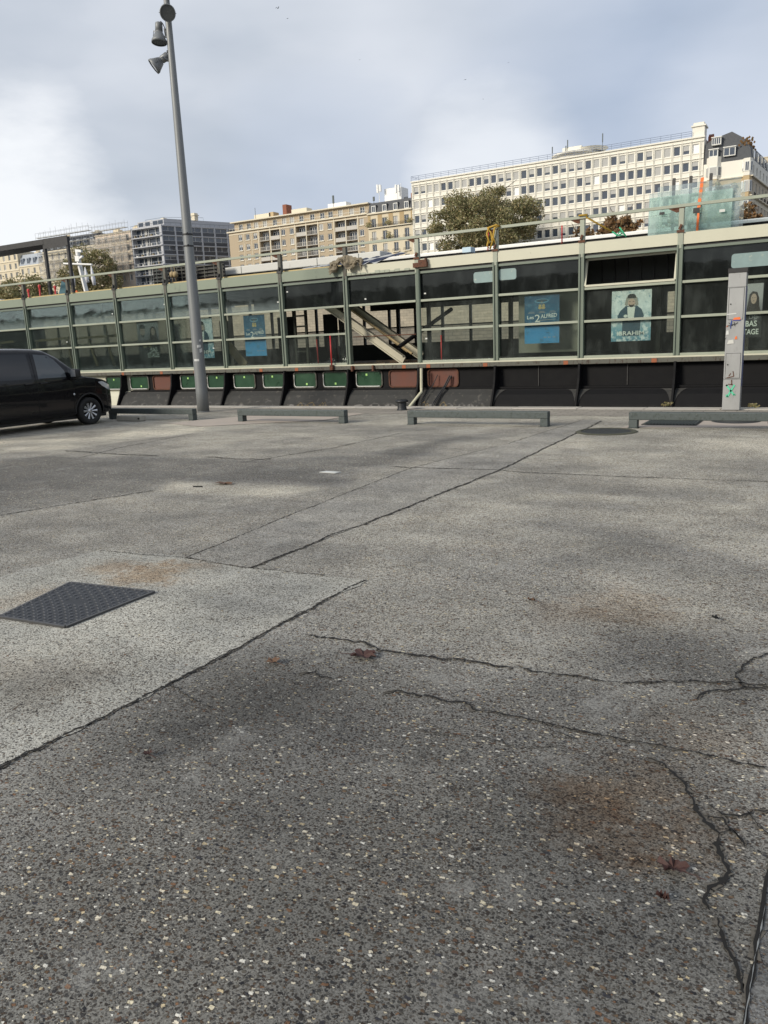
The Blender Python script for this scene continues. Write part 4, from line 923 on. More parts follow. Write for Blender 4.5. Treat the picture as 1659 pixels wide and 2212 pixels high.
def alfred(pa,pb,lab):
    A,B_=at(*pa,PY),at(*pb,PY); x0,x1,z1,z0=A.x,B_.x,A.z,B_.z; w_,h=x1-x0,z1-z0
    t=poster(lab,x0,x1,z0,z1,poster_bg('blue_poster',[(0,(.06,.30,.58)),(.30,(.05,.26,.52)),(.40,(.02,.10,.20)),(.7,(.028,.12,.22)),(1,(.02,.08,.16))],4,[((.06,.20,.33),7,.52),((.015,.05,.09),9,.6)],z0,z1),'blue film posters')
    b=MB(); sil(b,ell(.5,.88,.20,.045),x0,z0,w_,h,PY-.0012); b.build('artwork',TE,t)
    b=MB(); sil(b,ell(.5,.885,.17,.03),x0,z0,w_,h,PY-.0022,); b.build('artwork',NV,t)
    b=MB()
    for u in (.42,.5,.58): sil(b,[(u-.004,.80),(u+.004,.80),(.504,.87),(.496,.87)],x0,z0,w_,h,PY-.0032)
    sil(b,ell(.45,.78,.04,.03),x0,z0,w_,h,PY-.0032); sil(b,ell(.55,.78,.04,.03),x0,z0,w_,h,PY-.0032); sil(b,ell(.45,.74,.05,.03),x0,z0,w_,h,PY-.0042); sil(b,ell(.55,.74,.05,.03),x0,z0,w_,h,PY-.0042); b.build('artwork',PG,t)
    b=MB()
    for cu in (.2,.5,.8):
        for kk in (0,1): sil(b,[(cu-.1+.03*(1-kk),.655-.022*kk),(cu+.1-.03*(1-kk),.655-.022*kk),(cu+.1-.03*(1-kk),.665-.022*kk),(cu-.1+.03*(1-kk),.665-.022*kk)],x0,z0,w_,h,PY-.0012)
    for kk in range(3): sil(b,[(.55+.13*kk,.115),(.63+.13*kk,.115),(.63+.13*kk,.13),(.55+.13*kk,.13)],x0,z0,w_,h,PY-.0012)
    sil(b,[(.42,.475),(.9,.485),(.9,.495),(.42,.485)],x0,z0,w_,h,PY-.0012); b.build('small_print',PK,t)
    X=lambda u:x0+u*w_; Z=lambda v:z0+v*h
    put(text_mesh('Les',X(.08),X(.27),Z(.515),Z(.585),PY-.002,.012),'lettering',WT,t)
    put(text_mesh('2',X(.30),X(.45),Z(.45),Z(.60),PY-.002,.0),'lettering',WT,t)
    put(text_mesh('ALFRED',X(.47),X(.93),Z(.52),Z(.60),PY-.002,.01,.02),'lettering',WT,t)
def ibrahim(pa,pb,lab):
    A,B_=at(*pa,PY),at(*pb,PY); x0,x1,z1,z0=A.x,B_.x,A.z,B_.z; w_,h=x1-x0,z1-z0
    t=poster(lab,x0,x1,z0,z1,poster_bg('winter_poster',[(0,(.12,.28,.38)),(.2,(.18,.38,.48)),(.4,(.48,.58,.63)),(.7,(.74,.80,.83)),(1,(.66,.70,.70))],4,[((.92,.94,.95),9,.46),((.20,.36,.46),14,.54),((.55,.27,.24),8,.64)],z0,z1),'winter film posters')
    b=MB(); sil(b,[(.18,.42),(.15,.50),(.22,.60),(.36,.70),(.64,.70),(.76,.62),(.82,.50),(.80,.42),(.74,.40),(.72,.1),(.28,.1),(.28,.4)],x0,z0,w_,h,PY-.0012); b.build('artwork',NV,t)
    b=MB(); sil(b,[(.42,.40),(.40,.68),(.60,.68),(.56,.40)],x0,z0,w_,h,PY-.0022); sil(b,ell(.36,.50,.05,.03),x0,z0,w_,h,PY-.0022); b.build('artwork',WT,t)
    b=MB(); sil(b,[(.33,.72),(.37,.86),(.44,.90),(.56,.90),(.64,.86),(.68,.72),(.62,.69),(.58,.74),(.43,.74),(.39,.69)],x0,z0,w_,h,PY-.0032); b.build('artwork',FUR,t)
    b=MB(); sil(b,ell(.505,.755,.095,.085),x0,z0,w_,h,PY-.0042); b.build('artwork',SK,t)
    b=MB(); sil(b,[(.40,.845),(.40,.90),(.46,.93),(.56,.93),(.61,.89),(.61,.845)],x0,z0,w_,h,PY-.0042); sil(b,[(.44,.775),(.48,.775),(.48,.785),(.44,.785)],x0,z0,w_,h,PY-.005); sil(b,[(.53,.775),(.57,.775),(.57,.785),(.53,.785)],x0,z0,w_,h,PY-.005); sil(b,[(.43,.735),(.47,.715),(.54,.715),(.58,.735),(.55,.68),(.505,.668),(.46,.68)],x0,z0,w_,h,PY-.005); b.build('artwork',PB,t)
    put(text_mesh('IBRAHIM',x0+.15*w_,x0+.84*w_,z0+.115*h,z0+.20*h,PY-.006,.016),'lettering',WT,t)
def etage(pa,pb,lab,two=True,first=True):
    A,B_=at(*pa,PY),at(*pb,PY); x0,x1,z1,z0=A.x,B_.x,A.z,B_.z; w_,h=x1-x0,z1-z0
    t=poster(lab,x0,x1,z0,z1,poster_bg('dark_poster',[(0,(.022,.022,.024)),(.45,(.028,.028,.031)),(.52,(.24,.225,.25)),(.75,(.46,.44,.47)),(1,(.54,.52,.54))],4,[((.52,.50,.52),4,.58),((.09,.085,.10),5,.58)],z0,z1),'dark film posters')
    fx=.74
    b=MB(); sil(b,[(fx-.20,.47),(fx-.17,.60),(fx-.13,.80),(fx-.04,.86),(fx+.09,.84),(fx+.15,.74),(fx+.17,.58),(fx+.22,.47)],x0,z0,w_,h,PY-.0012); b.build('artwork',HR,t)
    b=MB(); sil(b,ell(fx,.72,.085,.095),x0,z0,w_,h,PY-.0022); 
    if two: sil(b,ell(.25,.74,.11,.13),x0,z0,w_,h,PY-.0022)
    b.build('artwork',SK,t)
    b=MB()
    for cu,cz,s_ in ((fx,.72,.8),)+(((.25,.74,1.1),) if two else ()):
        for sg in (-1,1): sil(b,ell(cu+sg*.04*s_,cz+.025*s_,.018*s_,.008*s_,8),x0,z0,w_,h,PY-.003)
        sil(b,ell(cu,cz-.05*s_,.025*s_,.008*s_,8),x0,z0,w_,h,PY-.003)
    if two: sil(b,[(.10,.74),(.12,.90),(.30,.92),(.40,.86),(.38,.80),(.15,.82)],x0,z0,w_,h,PY-.003); sil(b,[(.14,.68),(.17,.60),(.30,.58),(.36,.66),(.30,.645),(.22,.645)],x0,z0,w_,h,PY-.003)
    b.build('artwork',PB,t)
    if two:
        b=MB(); sil(b,ell(.30,.36,.10,.05),x0,z0,w_,h,PY-.0012); sil(b,ell(.55,.37,.09,.045),x0,z0,w_,h,PY-.0012); b.build('artwork',PG,t)
    put(text_mesh('DE',x0+.63*w_,x0+.86*w_,z0+.345*h,z0+.42*h,PY-.002,.02),'lettering',PK,t)
    put(text_mesh('BAS',x0+.54*w_,x0+.87*w_,z0+.205*h,z0+.315*h,PY-.002,.02),'lettering',WT,t)
    put(text_mesh('ÉTAGE' if not two else 'ETAGE',x0+.40*w_,x0+.93*w_,z0+.055*h,z0+.185*h,PY-.002,.02),'lettering',WT,t)
alfred((1133,640),(1208,740),'large blue poster reading Les 2 ALFRED in the window left of the fur hat poster')
alfred((525,682),(577,768),'smaller blue poster reading Les 2 ALFRED in the window right of the lamp post')
ibrahim((1322,630),(1405,735),'pale winter poster of a man in a fur hat, fully visible, reading IBRAHIM')
ibrahim((411,690),(464,773),'pale winter poster reading IBRAHIM partly hidden behind the lamp post')
etage((1575,616),(1643,728),'dark poster of a woman reading DE BAS ETAGE beside the service pillar',False)
etage((294,695),(348,776),'dark poster of a man and a woman reading DE BAS ETAGE above the van bonnet')

# ---- things on the boat roof
RZ=3.93
def roofthing(name,lab,cat,loc): return thing(name,lab,cat,loc)
P,Q=at(484,596,23),at(822,560,23)
t=thing('roof_awning_box','long pale folded awning box lying along the boat roof','awning box',((P.x+Q.x)/2,23,RZ))
b=MB(); b.bbox(P.x,Q.x,23.0,23.8,4.37,4.64,b=.03); b.build('casing',K['offwhite'],t)
b=MB(); b.box(P.x+.05,Q.x,23.1,23.7,RZ,4.368); b.build('base',K['darkmetal'],t)
for k in range(4):
    xx=P.x+(Q.x-P.x)*(k+.5)/4; b=MB(); b.box(xx-.01,xx+.01,22.994,22.999,4.39,4.62); b.build('joint',K['galv'],t)
P=at(880,570,22.5); t=thing('roof_skylight_kerb','long white metal upstand with a black gap along the boat roof','roof upstand',(P.x,22,RZ))
b=MB(); b.bbox(P.x-1.6,BX1-.3,22.0,22.6,4.20,4.275,b=.01); b.bbox(P.x-1.6,BX1-.3,22.15,22.2,4.275,4.31,b=.01); b.build('cap',K['white'],t)
b=MB(); b.box(P.x-1.6,BX1-.3,22.08,22.55,RZ,4.199); b.build('base',K['plasticblack'],t)
# blue striped awning cloth
pts=[(655,580),(700,574),(760,567),(820,560),(826,563),(770,577),(700,583)]
t=thing('striped_awning','crumpled blue and white striped awning cloth on the boat roof','awning',tuple(at(740,575,21)))
P,Q=at(652,578,20.6),at(826,560,20.6); n=26; b=MB(); vs=[]
for k in range(n+1):
    u=k/n; x_=P.x+(Q.x-P.x)*u
    for j in range(6):
        v=j/5; vs.append((x_+.35*v,20.35+1.2*v,RZ+.05+.36*v*(.6+.4*u)+.035*math.sin(k*1.7+j)+random.uniform(-.012,.012)))
for k in range(n):
    for j in range(5):
        b.f.append((k*6+j,(k+1)*6+j,(k+1)*6+j+1,k*6+j+1)); b.m.append(1 if k%3==0 else 0)
b.v=vs; b.build('cloth',[K['blindblue'],K['offwhite']],t)
b=MB(); b.obox(at(672,574,20.6),at(712,580,20.6),.1,.02); b.obox(at(690,572,20.7),at(735,578,20.7),.12,.02); b.build('slat',K['zinc'],t)
# canvas over post g
Pg=PXS[IDX['g']]; b=MB(); vs=[]; nu,nv=46,30
from mathutils import noise as mno
for i in range(nu+1):
    for j in range(nv+1):
        u=i/nu-.5; v=j/nv
        edge=.75+.45*mno.noise(Vector((u*7,0,3.1)))
        fold=math.sin(u*38+6*mno.noise(Vector((u*4,v*2,0))))*.045+.06*mno.noise(Vector((u*9,v*7,1.3)))
        drop=(.10+.42*abs(math.sin(u*6.2+.7))*edge)*v
        sag=.16*max(0,(abs(u)-.08))*2.2
        vs.append((Pg+.10+u*1.15+.05*mno.noise(Vector((u*6,v*6,7))), 19.885-.10*math.sin(min(1,v*1.3)*math.pi*.5)+fold*(.35+v), 4.20-sag-drop+.05*mno.noise(Vector((u*11,v*9,5)))))
b.add(vs,[(i*(nv+1)+j,(i+1)*(nv+1)+j,(i+1)*(nv+1)+j+1,i*(nv+1)+j+1) for i in range(nu) for j in range(nv)])
cv=b.build('canvas_sheet',K['cloth'],smooth=True); tag(cv,'crumpled brown canvas sheet draped round a railing post','canvas')
md=cv.modifiers.new('thickness','SOLIDIFY'); md.thickness=.006
# bracket right of post h
Ph=PXS[IDX['h']]; t=thing('rusty_bracket','rusty steel angle bracket fixed to the bare round post','bracket',(Ph+.2,19.85,3.7))
b=MB(); b.box(Ph-.06,Ph+.36,19.80,19.9,3.68,3.80); b.build('plate',K['rust'],t)
b=MB(); b.box(Ph+.1,Ph+.3,19.81,19.9,3.801,3.87); b.box(Ph+.3,Ph+.34,19.81,19.9,3.801,3.9); b.build('lug',K['rust'],t)
# straps
def strap(name,lab,pts,m,r=.016):
    b=MB(); b.tube(pts,r,6); return tag(b.build(name,m,smooth=True),lab,'strap')
Pi=PXS[IDX['i']]
st_pts=[(Pi-.16,19.88,4.2),(Pi-.2,19.86,4.05),(Pi-.12,19.86,3.97),(Pi-.05,19.88,4.15),(Pi-.1,19.9,4.38),(Pi-.2,19.9,4.5),(Pi+.05,19.9,4.55),(Pi+.15,19.9,4.51),(Pi+.02,19.86,4.48),(Pi-.03,19.86,4.25),(Pi+.02,19.87,4.1),(Pi-.14,19.86,4.12),(Pi-.2,19.86,4.35),(Pi-.15,19.9,4.52)]
strap('yellow_strap','yellow strap knotted round a railing post in front of the big tree',st_pts,K['yellow'],.026)
Pj=PXS[IDX['j']]
strap('yellow_strap','yellow strap stretched slanting from a railing post to the green strap',[(Pj-.08,19.9,4.54),(Pj+.14,19.9,4.54),(Pj+.1,19.91,4.49),(Pj+.3,20.1,4.35),(Pj+.75,20.3,4.06)],K['yellow'],.022)
strap('green_strap','bright green knotted strap on the roof edge',[(Pj+.66,20.25,4.12),(Pj+.8,20.2,4.02),(Pj+.95,20.2,4.0),(Pj+.85,20.22,4.1),(Pj+.75,20.2,3.99),(Pj+.92,20.25,4.07),(Pj+.84,20.22,4.2),(Pj+1.0,20.22,3.97)],K['greenstrap'],.02)
P=at(1011,551,20.4); b=MB(); b.bbox(P.x-.13,P.x+.13,20.3,20.6,RZ+.062,RZ+.2,b=.01); tag(b.build('small_box',mat('pale_blue_box',(.45,.58,.68),.6,var=.15,vs=6)),'small pale blue and white box on the roof edge left of the yellow strap','box')
# stacked glass sheets
Pa,Pb=at(1400,478,20.75),at(1606,465,20.75)
t=thing('glass_sheet_stack','stack of greenish glass sheets leaning on a black rack above the roof edge','glass stack',((Pa.x+Pb.x)/2,20.8,RZ))
GS=glass_mat('stacked_glass',(.80,.90,.87),.7,.60,(.53,.65,.62)); GS2=glass_mat('clear_glass_sheet',(.88,.92,.92),.8,.30,(.60,.66,.70))
for k,(xa,xb,za,zb,y,mm) in enumerate(((Pa.x+.03,Pb.x-.25,RZ+.02,4.86,20.62,GS),(Pa.x,Pb.x,RZ+.02,4.98,20.72,GS2),(Pa.x+.18,Pb.x-.1,RZ+.02,5.12,20.80,GS2))):
    b=MB(); sl=.10; b.prism([(y,za),(y+.012,za),(y+.012+sl,zb),(y+sl,zb)],fxz,xa,xb); b.build('glass_sheet',mm,t)
for px in (1454,1490,1533):
    P=at(px,440,21.0); b=MB(); b.bbox(P.x-.035,P.x+.035,21.0,21.05,RZ,5.3,b=.005); b.box(P.x-.03,P.x+.03,20.58,21.0,RZ,RZ+.05); b.build('upright',K['darkmetal'],t)
P,Q=at(1428,430,21.03),at(1574,413,21.03); b=MB(); b.obox(P,Q,.06,.05); b.build('cross_bar',K['rust'],t)
P=at(1510,420,20.56); q_=at(1508,495,20.56); b=MB(); b.obox((P.x,20.98,5.22),(P.x,20.60,4.5),.07,.012,up=(0,1,0)); b.obox((P.x,20.60,4.5),(P.x-.01,20.57,RZ+.02),.05,.012,up=(0,1,0)); b.build('strap',K['orange'],t)
b=MB(); b.box(P.x-.12,P.x+.02,20.58,20.6,4.38,4.5); b.build('pad',K['plasticblack'],t)
for px,py in ((1430,461),(1560,455)):
    P=at(px,py,20.6); b=MB(); b.box(P.x-.06,P.x+.06,20.595,20.602,P.z-.03,P.z+.03); b.build('sticker',K['sticker'] if px>1500 else K['plasticblack'],t)
# dark canopy on the left
CY0=20.3
A=at(144,510,CY0)
t=thing('roof_canopy','dark steel flat roofed canopy standing on the left end of the boat','canopy',(A.x-3,22,RZ))
zt=A.z; b=MB(); b.prism([(A.x,CY0),(A.x,CY0+.12),(A.x-1.2,CY0+.25),(A.x-2.4,CY0+.9),(A.x-9,CY0+1.4),(A.x-9,CY0)],lambda u,v,d:(u,v,d),zt-.16,zt); b.build('roof_slab',K['darkmetal'],t)
b=MB(); b.box(A.x-9.05,A.x-1.31,CY0-.03,CY0-.002,zt-.17,zt+.02); b.build('fascia_board',K['darkmetal'],t)
b=MB(); b.box(A.x-1.30,A.x+.03,CY0-.03,CY0-.002,zt-.33,zt+.025); b.build('end_panel',K['darkmetal'],t)
for X in (A.x-.06,at(100,580,CY0).x,A.x-5,A.x-8.8):
    b=MB(); b.box(X-.05,X+.05,CY0+.005,CY0+.105,RZ,zt-.161); b.build('post',K['darkmetal'],t)
# white sculptural mast with furled sails
def q7(x,y,Y): return at(x/7.2,493.7+y/7.2,Y)
MY=27.0
t=thing('white_mast','white leaning mast with a crossbar and furled white cloths','mast',tuple(Vector((q7(1360,890,MY).x,MY,RZ))))
b=MB(); b.obox(Vector((q7(1370,900,MY).x,MY,RZ)),q7(1205,430,MY),.20,.10); b.build('mast',K['white'],t)
b=MB(); b.tube([q7(990,545,MY-.2),q7(1430,560,MY-.2)],.045,10); b.build('crossbar',K['white'],t)
b=MB(); b.lathe([(.08,-.1),(.11,-.07),(.11,.09),(.07,.12),(.0,.13)],q7(1212,395,MY),(0,0,1),14); b.obox(q7(1180,345,MY),q7(1270,350,MY),.1,.12); b.obox(q7(1180,470,MY-.1),q7(1240,470,MY-.1),.12,.25); b.obox(q7(1230,470,MY-.1),q7(1285,430,MY-.1),.1,.09); b.build('head',K['white'],t)
for (xa,ya,xb,yb) in ((1110,590,1150,900),(1320,600,1365,840),(1415,580,1470,880)):
    p,q_=q7(xa,ya,MY-.25),q7(xb,yb,MY-.25); b=MB(); b.tube([p,p.lerp(q_,.3),p.lerp(q_,.65),q_],[.015,.06,.10,.07],9); b.build('furled_cloth',mat('white_cloth',(.66,.67,.70),.9,var=.12,vs=6,bump=.3,bs=20),t,True)
for k in range(4):
    p,q_=q7(1235+k*12,600+k*18,MY-.2),q7(1340,600+k*18,MY-.2); b=MB(); b.tube([p,q_],.012,6); b.build('rung',K['galv'],t)
p=at(75,640,27); 
for (x_,y0_,y1_,lab) in ((440,965,1030,'short red post in front of the left trees'),(612,900,1010,'tall red post in front of the left trees'),(855,915,985,'faded red post left of the canopy leg')):
    P,Q=q7(x_,y0_,25.5),q7(x_,y1_,25.5); b=MB(); b.tube([P,(Q.x,25.5,RZ)],[.04,.03],8); b.lathe([(.0,.09),(.06,.06),(.065,0),(.05,-.08)],P,(0,0,1),8); tag(b.build('red_post',K['red'],smooth=True),lab,'post')
P=q7(1180,870,26); b=MB(); b.lathe([(.02,.35),(.1,.25),(.08,0),(.14,-.2),(.12,-.45)],(P.x,26,RZ+.47),(0,0,1),8); tag(b.build('orange_bundle',K['orange'],smooth=True),'small orange bundle at the foot of the white mast','bundle')
P=q7(990,840,20.5); Q=q7(990,1030,20.5); b=MB(); b.prism([(P.x-.22,Q.z-.02),(P.x+.25,Q.z),(P.x+.22,P.z-.05),(P.x+.02,P.z+.05),(P.x-.2,P.z-.35)],lambda u,v,d:(u,d,v),20.4,20.52); tag(b.build('teal_tarp',K['teal']),'folded teal tarpaulin hung beside a railing post','tarp')
P=q7(60,1010,24); t=thing('roof_cabin_top','white topped dark wheelhouse at the left end of the roof','wheelhouse',(P.x,24,RZ))
b=MB(); b.box(P.x-1.4,P.x+.32,23.6,25,RZ,RZ+.35); b.build('wall',K['carglass'],t); b=MB(); b.bbox(P.x-1.5,P.x+.4,23.5,25.1,RZ+.35,RZ+.48,b=.03); b.build('roof',K['white'],t)
# louvre crates
for (xa,xb,yt,yb,Y,lab) in ((325,362,578,607,21.5,'stacked pale slatted panels on the roof left of the lamp post'),(372,402,577,604,22.0,'dark slatted panel on the roof just left of the lamp post'),(420,482,575,603,22.5,'dark slatted panels on the roof right of the lamp post')):
    P,Q=at(xa,yt,Y),at(xb,yb,Y); t=thing('slatted_panel',lab,'panel',((P.x+Q.x)/2,Y,RZ)); zt=P.z
    b=MB(); b.box(P.x,Q.x,Y+.1,Y+.16,RZ,zt); b.build('backing',K['plasticblack'],t)
    b=MB(); n=7
    for k in range(n): z=RZ+.05+(zt-RZ-.08)*k/(n-1); b.obox((P.x,Y+.05,z),(Q.x,Y+.05,z),.08,.014)
    for u in (0,.35,.7,1): x_=P.x+(Q.x-P.x)*u; b.box(x_-.012,x_+.012,Y-.0,Y+.012,RZ,zt)
    b.build('slats',K['galv'] if 'pale' in lab else K['rustgreen'],t)
P,Q=at(374,612,20.6),at(470,606,20.6); b=MB(); b.tube([(P.x,20.6,RZ+.09),(Q.x,20.6,RZ+.09)],.025,8); tag(b.build('red_tube',mat('faded_red_tube',(.5,.2,.17),.6,var=.4,vs=2)),'red and white tube lying on the roof edge','tube')
for k,px in enumerate((372,379)):
    P=at(px,593,20.9); b=MB(); b.lathe([(.03,-.09),(.09,-.06),(.11,0),(.09,.06),(.03,.09)],P,(1,.3,0),14); b.tube([P,(P.x-.05,20.9,P.z+.3)],.008,5); b.tube([P,(P.x,20.9,RZ)],.008,5); tag(b.build('pulley_block',K['timber'],smooth=True),['left wooden pulley block hanging beside the lamp post','right wooden pulley block hanging beside the lamp post'][k],'pulley')

# ------------------------------------------------------------------ black van
VL=5.1
van = thing('black_van','black passenger van with tinted windows parked facing the boat','van',(-16.83,14.10,0)); van.rotation_euler=(0,0,R(-2.0))
st = np.array([0,.03,.10,.22,.42,.70,.95,1.08,1.30,1.60,1.90,2.15,2.5,3.0,3.8,4.6,4.95,5.06,5.1])
zr = np.array([.80,.89,.97,1.04,1.11,1.165,1.20,1.235,1.45,1.70,1.855,1.89,1.905,1.915,1.915,1.90,1.875,1.80,1.68])
hw = np.array([.50,.62,.74,.83,.895,.935,.95,.955,.96,.963,.964,.964,.964,.964,.964,.96,.95,.92,.88])
zb = np.array([.42,.30,.24,.22,.21,.21,.21,.21,.21,.21,.21,.21,.21,.21,.21,.23,.30,.38,.45])
def section(s):
    r_,w_,b_ = np.interp(s,st,zr),np.interp(s,st,hw),np.interp(s,st,zb)
    belt=min(1.16,r_-.10); k=max(0,min(1,(r_-1.16)/.75)); wr=w_-.17*k
    zt=r_-.02; P=[(0,b_),(w_-.10,b_),(w_-.02,b_+.08),(w_,b_+.22 if b_+.22<belt-.1 else (b_+belt)/2-.02),(w_+.004,(b_+belt)/2+.12),(w_-.004,belt)]
    P+=[(w_-.02-(.5*(.15*k)),belt+(r_-belt)*.45),(wr-.005,belt+(r_-belt)*.80),(wr-.05-.08*(1-k),r_-.03),(wr*.72,r_-.004),(0,r_+.012)]
    return P
sts=sorted(set(np.round(np.concatenate([st,np.linspace(.5,5.0,26)]),3)))
b=MB(); n=11; ring=2*n-2
for s in sts:
    P=section(s); full=[(x_,-s,z) for x_,z in P]+[(-x_,-s,z) for x_,z in P[-2:0:-1]]; b.v+=full
for i in range(len(sts)-1):
    for k in range(ring): k2=(k+1)%ring; b.f.append((i*ring+k,i*ring+k2,(i+1)*ring+k2,(i+1)*ring+k)); b.m.append(0)
b.f.append(tuple(range(ring))); b.m.append(0); b.f.append(tuple((len(sts)-1)*ring+k for k in range(ring))[::-1]); b.m.append(0)
tmp=b.build('tmpbody',K['carblack'],smooth=True)
sm=tmp.modifiers.new('s','SUBSURF'); sm.levels=1; sm.render_levels=1
WB=[.93,4.13]; WR=.335
cut=MB()
for s in WB: cut.lathe([(0,-1.3),(.405,-1.3),(.405,-.62),(0,-.62)],(0,-s,.345),(1,0,0),40); cut.lathe([(0,.62),(.405,.62),(.405,1.3),(0,1.3)],(0,-s,.345),(1,0,0),40)
co_=cut.build('tmpcut',K['plasticblack'])
bo_=tmp.modifiers.new('b','BOOLEAN'); bo_.object=co_; bo_.operation='DIFFERENCE'; bo_.solver='EXACT'
dg=bpy.context.evaluated_depsgraph_get(); ev=tmp.evaluated_get(dg); bme=bpy.data.meshes.new_from_object(ev,depsgraph=dg); bme.name='body'
tmp.modifiers.remove(bo_); dg=bpy.context.evaluated_depsgraph_get(); ev=tmp.evaluated_get(dg); m0=ev.to_mesh(); bvh=BVHTree.FromPolygons([v.co[:] for v in m0.vertices],[p.vertices[:] for p in m0.polygons]); ev.to_mesh_clear()
bpy.data.objects.remove(tmp); bpy.data.objects.remove(co_)
bpy.context.view_layer.update()
body=bpy.data.objects.new('body',bme); link(body,van,True)
def sidex(s,z):
    h=bvh.ray_cast(Vector((3,-s,z)),Vector((-1,0,0)))
    return h[0].x if h[0] is not None else .9
def patch(poly,off,name,m,parent=van,sgn=1,cuts=3):
    bm=bmesh.new(); vs=[bm.verts.new((s,z,0)) for s,z in poly]; bm.faces.new(vs); bmesh.ops.triangulate(bm,faces=bm.faces[:]); bmesh.ops.subdivide_edges(bm,edges=bm.edges[:],cuts=cuts,use_grid_fill=True)
    bm.verts.index_update(); mb=MB(); mb.add([((sidex(v.co.x,v.co.y)+off)*sgn,-v.co.x,v.co.y) for v in bm.verts],[[v.index for v in f.verts] for f in bm.faces]); bm.free()
    o=mb.build(name,m,parent,True,True); return o
def line(pts,w_,name,m,parent=van,sgn=1,off=.003):
    mb=MB(); out=[]
    for i in range(len(pts)-1):
        for k in range(6): out.append(Vector(pts[i]).lerp(Vector(pts[i+1]),k/6))
    out.append(Vector(pts[-1])); vs=[]
    for i,p in enumerate(out):
        d=(out[min(i+1,len(out)-1)]-out[max(i-1,0)]); d=Vector((d.x,d.y)).normalized(); nn=Vector((-d.y,d.x))*w_/2
        for q in (p+nn,p-nn): vs.append(((sidex(q.x,q.y)+off)*sgn,-q.x,q.y))
    mb.add(vs,[(2*i,2*i+1,2*i+3,2*i+2) for i in range(len(out)-1)]); return mb.build(name,m,parent,False,True)
SEAM=mat('panel_gap',(.002,.002,.002),.9)
for sgn in (1,-1):
    patch([(1.50,1.20),(1.52,1.36),(1.72,1.62),(1.86,1.72),(2.22,1.755),(2.26,1.20)],.004,'side_window',K['carglass'] if False else mat('reflective_side_glass',(.035,.045,.05),.06,0,var=.3,vs=2,coat=1),van,sgn)
    patch([(1.12,1.17),(1.25,1.26),(1.42,1.42),(1.43,1.30),(1.42,1.18)],.004,'quarter_window',K['carglass'],van,sgn)
    patch([(2.42,1.20),(2.40,1.765),(3.62,1.775),(3.62,1.20)],.004,'side_window',K['carglass'],van,sgn)
    patch([(3.76,1.20),(3.76,1.775),(4.70,1.75),(4.78,1.20)],.004,'side_window',K['carglass'],van,sgn)
    line([(1.40,.33),(1.37,.75),(1.27,1.13)],.008,'door_gap',SEAM,van,sgn); line([(2.34,.33),(2.34,1.0),(2.31,1.80)],.008,'door_gap',SEAM,van,sgn); line([(3.69,.33),(3.69,1.0),(3.69,1.80)],.008,'door_gap',SEAM,van,sgn)
    line([(1.40,.33),(2.0,.33),(2.34,.33)],.008,'door_gap',SEAM,van,sgn)
    line([(1.32,.30),(2.3,.29),(3.4,.29),(3.7,.30)],.10,'sill_trim',K['plasticblack'],van,sgn,.006)
    line([(.72,.98),(1.4,1.0),(2.4,1.015),(3.4,1.015),(4.6,1.0)],.012,'crease',K['carblack'],van,sgn,.008)
    for s in (2.14,2.54):
        mb=MB(); x_=sidex(s,1.09)+.012; mb.bbox(x_-.01,x_+.025,-s-.10,-s+.10,1.07,1.105,b=.012); h=mb.build('door_handle',K['carblack'],van,True,True) if sgn>0 else None
    # mirror
    mb=MB(); s=1.36; x_=sidex(s,1.12); mb.bbox(sgn*(x_+.06),sgn*(x_+.27),-s-.08,-s+.08,1.17,1.38,b=.045) if sgn>0 else mb.bbox(-(x_+.27),-(x_+.06),-s-.08,-s+.08,1.17,1.38,b=.045)
    mb.obox((sgn*(x_-.03),-s,1.13),(sgn*(x_+.14),-s,1.185),.09,.05); mir=mb.build('wing_mirror',K['plasticblack'],van,True,True)
    mb=MB(); mb.bbox(min(sgn*(x_+.08),sgn*(x_+.25)),max(sgn*(x_+.08),sgn*(x_+.25)),-s-.085,-s-.080,1.20,1.36,b=.002); mb.build('mirror_glass',K['alloy'],mir,False,True)
    # headlight
    patch([(.13,.82),(.16,.93),(.46,1.04),(.60,1.03),(.48,.93),(.26,.82)],.006,'headlight',K['lamp'],van,sgn)
    # arch lips
    for s in WB:
        pts=[]
        for k in range(25):
            a=R(-14+208*k/24); pts.append((s-math.cos(a)*.425,.345+math.sin(a)*.425))
        pts=[p for p in pts if p[1]>.26]; line(pts,.035,'wheel_arch',K['plasticblack'],van,sgn,.004)
    pt=MB(); x_=sidex(1.36,.78)+.004
    pt.lathe([(.0,.004),(.022,.003),(.026,0)],(sgn*x_,-1.36,.78),(sgn,0,0),12); pt.build('side_marker',K['lamp'],van,True,True)
mb=MB()
for (s0,z0),(s1,z1),w0,w1 in (((1.12,1.25),(1.80,1.80),.74,.64),):
    vs=[]
    for k in range(9):
        t_=k/8; s=s0+(s1-s0)*t_; hwd=w0+(w1-w0)*t_
        for j in range(9):
            u=(j/4-1)*hwd; h=bvh.ray_cast(Vector((u,-s,3)),Vector((0,0,-1))); vs.append((u,-s,h[0].z+.004))
    mb.add(vs,[(k*9+j,k*9+j+1,(k+1)*9+j+1,(k+1)*9+j) for k in range(8) for j in range(8)])
mb.build('windscreen',K['carglass'],van,True,True)
mb=MB(); mb.bbox(-.50,.50,-.03,.02,.55,.82,b=.01); mb.build('grille',K['plasticblack'],van,False,True)
mb=MB(); mb.bbox(-.26,.26,.005,.03,.42,.53,b=.005); mb.build('number_plate',K['sticker'],van,False,True)
mb=MB(); mb.bbox(-.80,.80,-5.0,-.35,.17,.30,b=.02); mb.build('underbody',K['plasticblack'],van,False,True)
mb=MB(); mb.bbox(-.72,.72,-5.11,-5.085,1.1,1.66,b=.01); mb.build('rear_window',K['carglass'],van,False,True)
wheels=[]
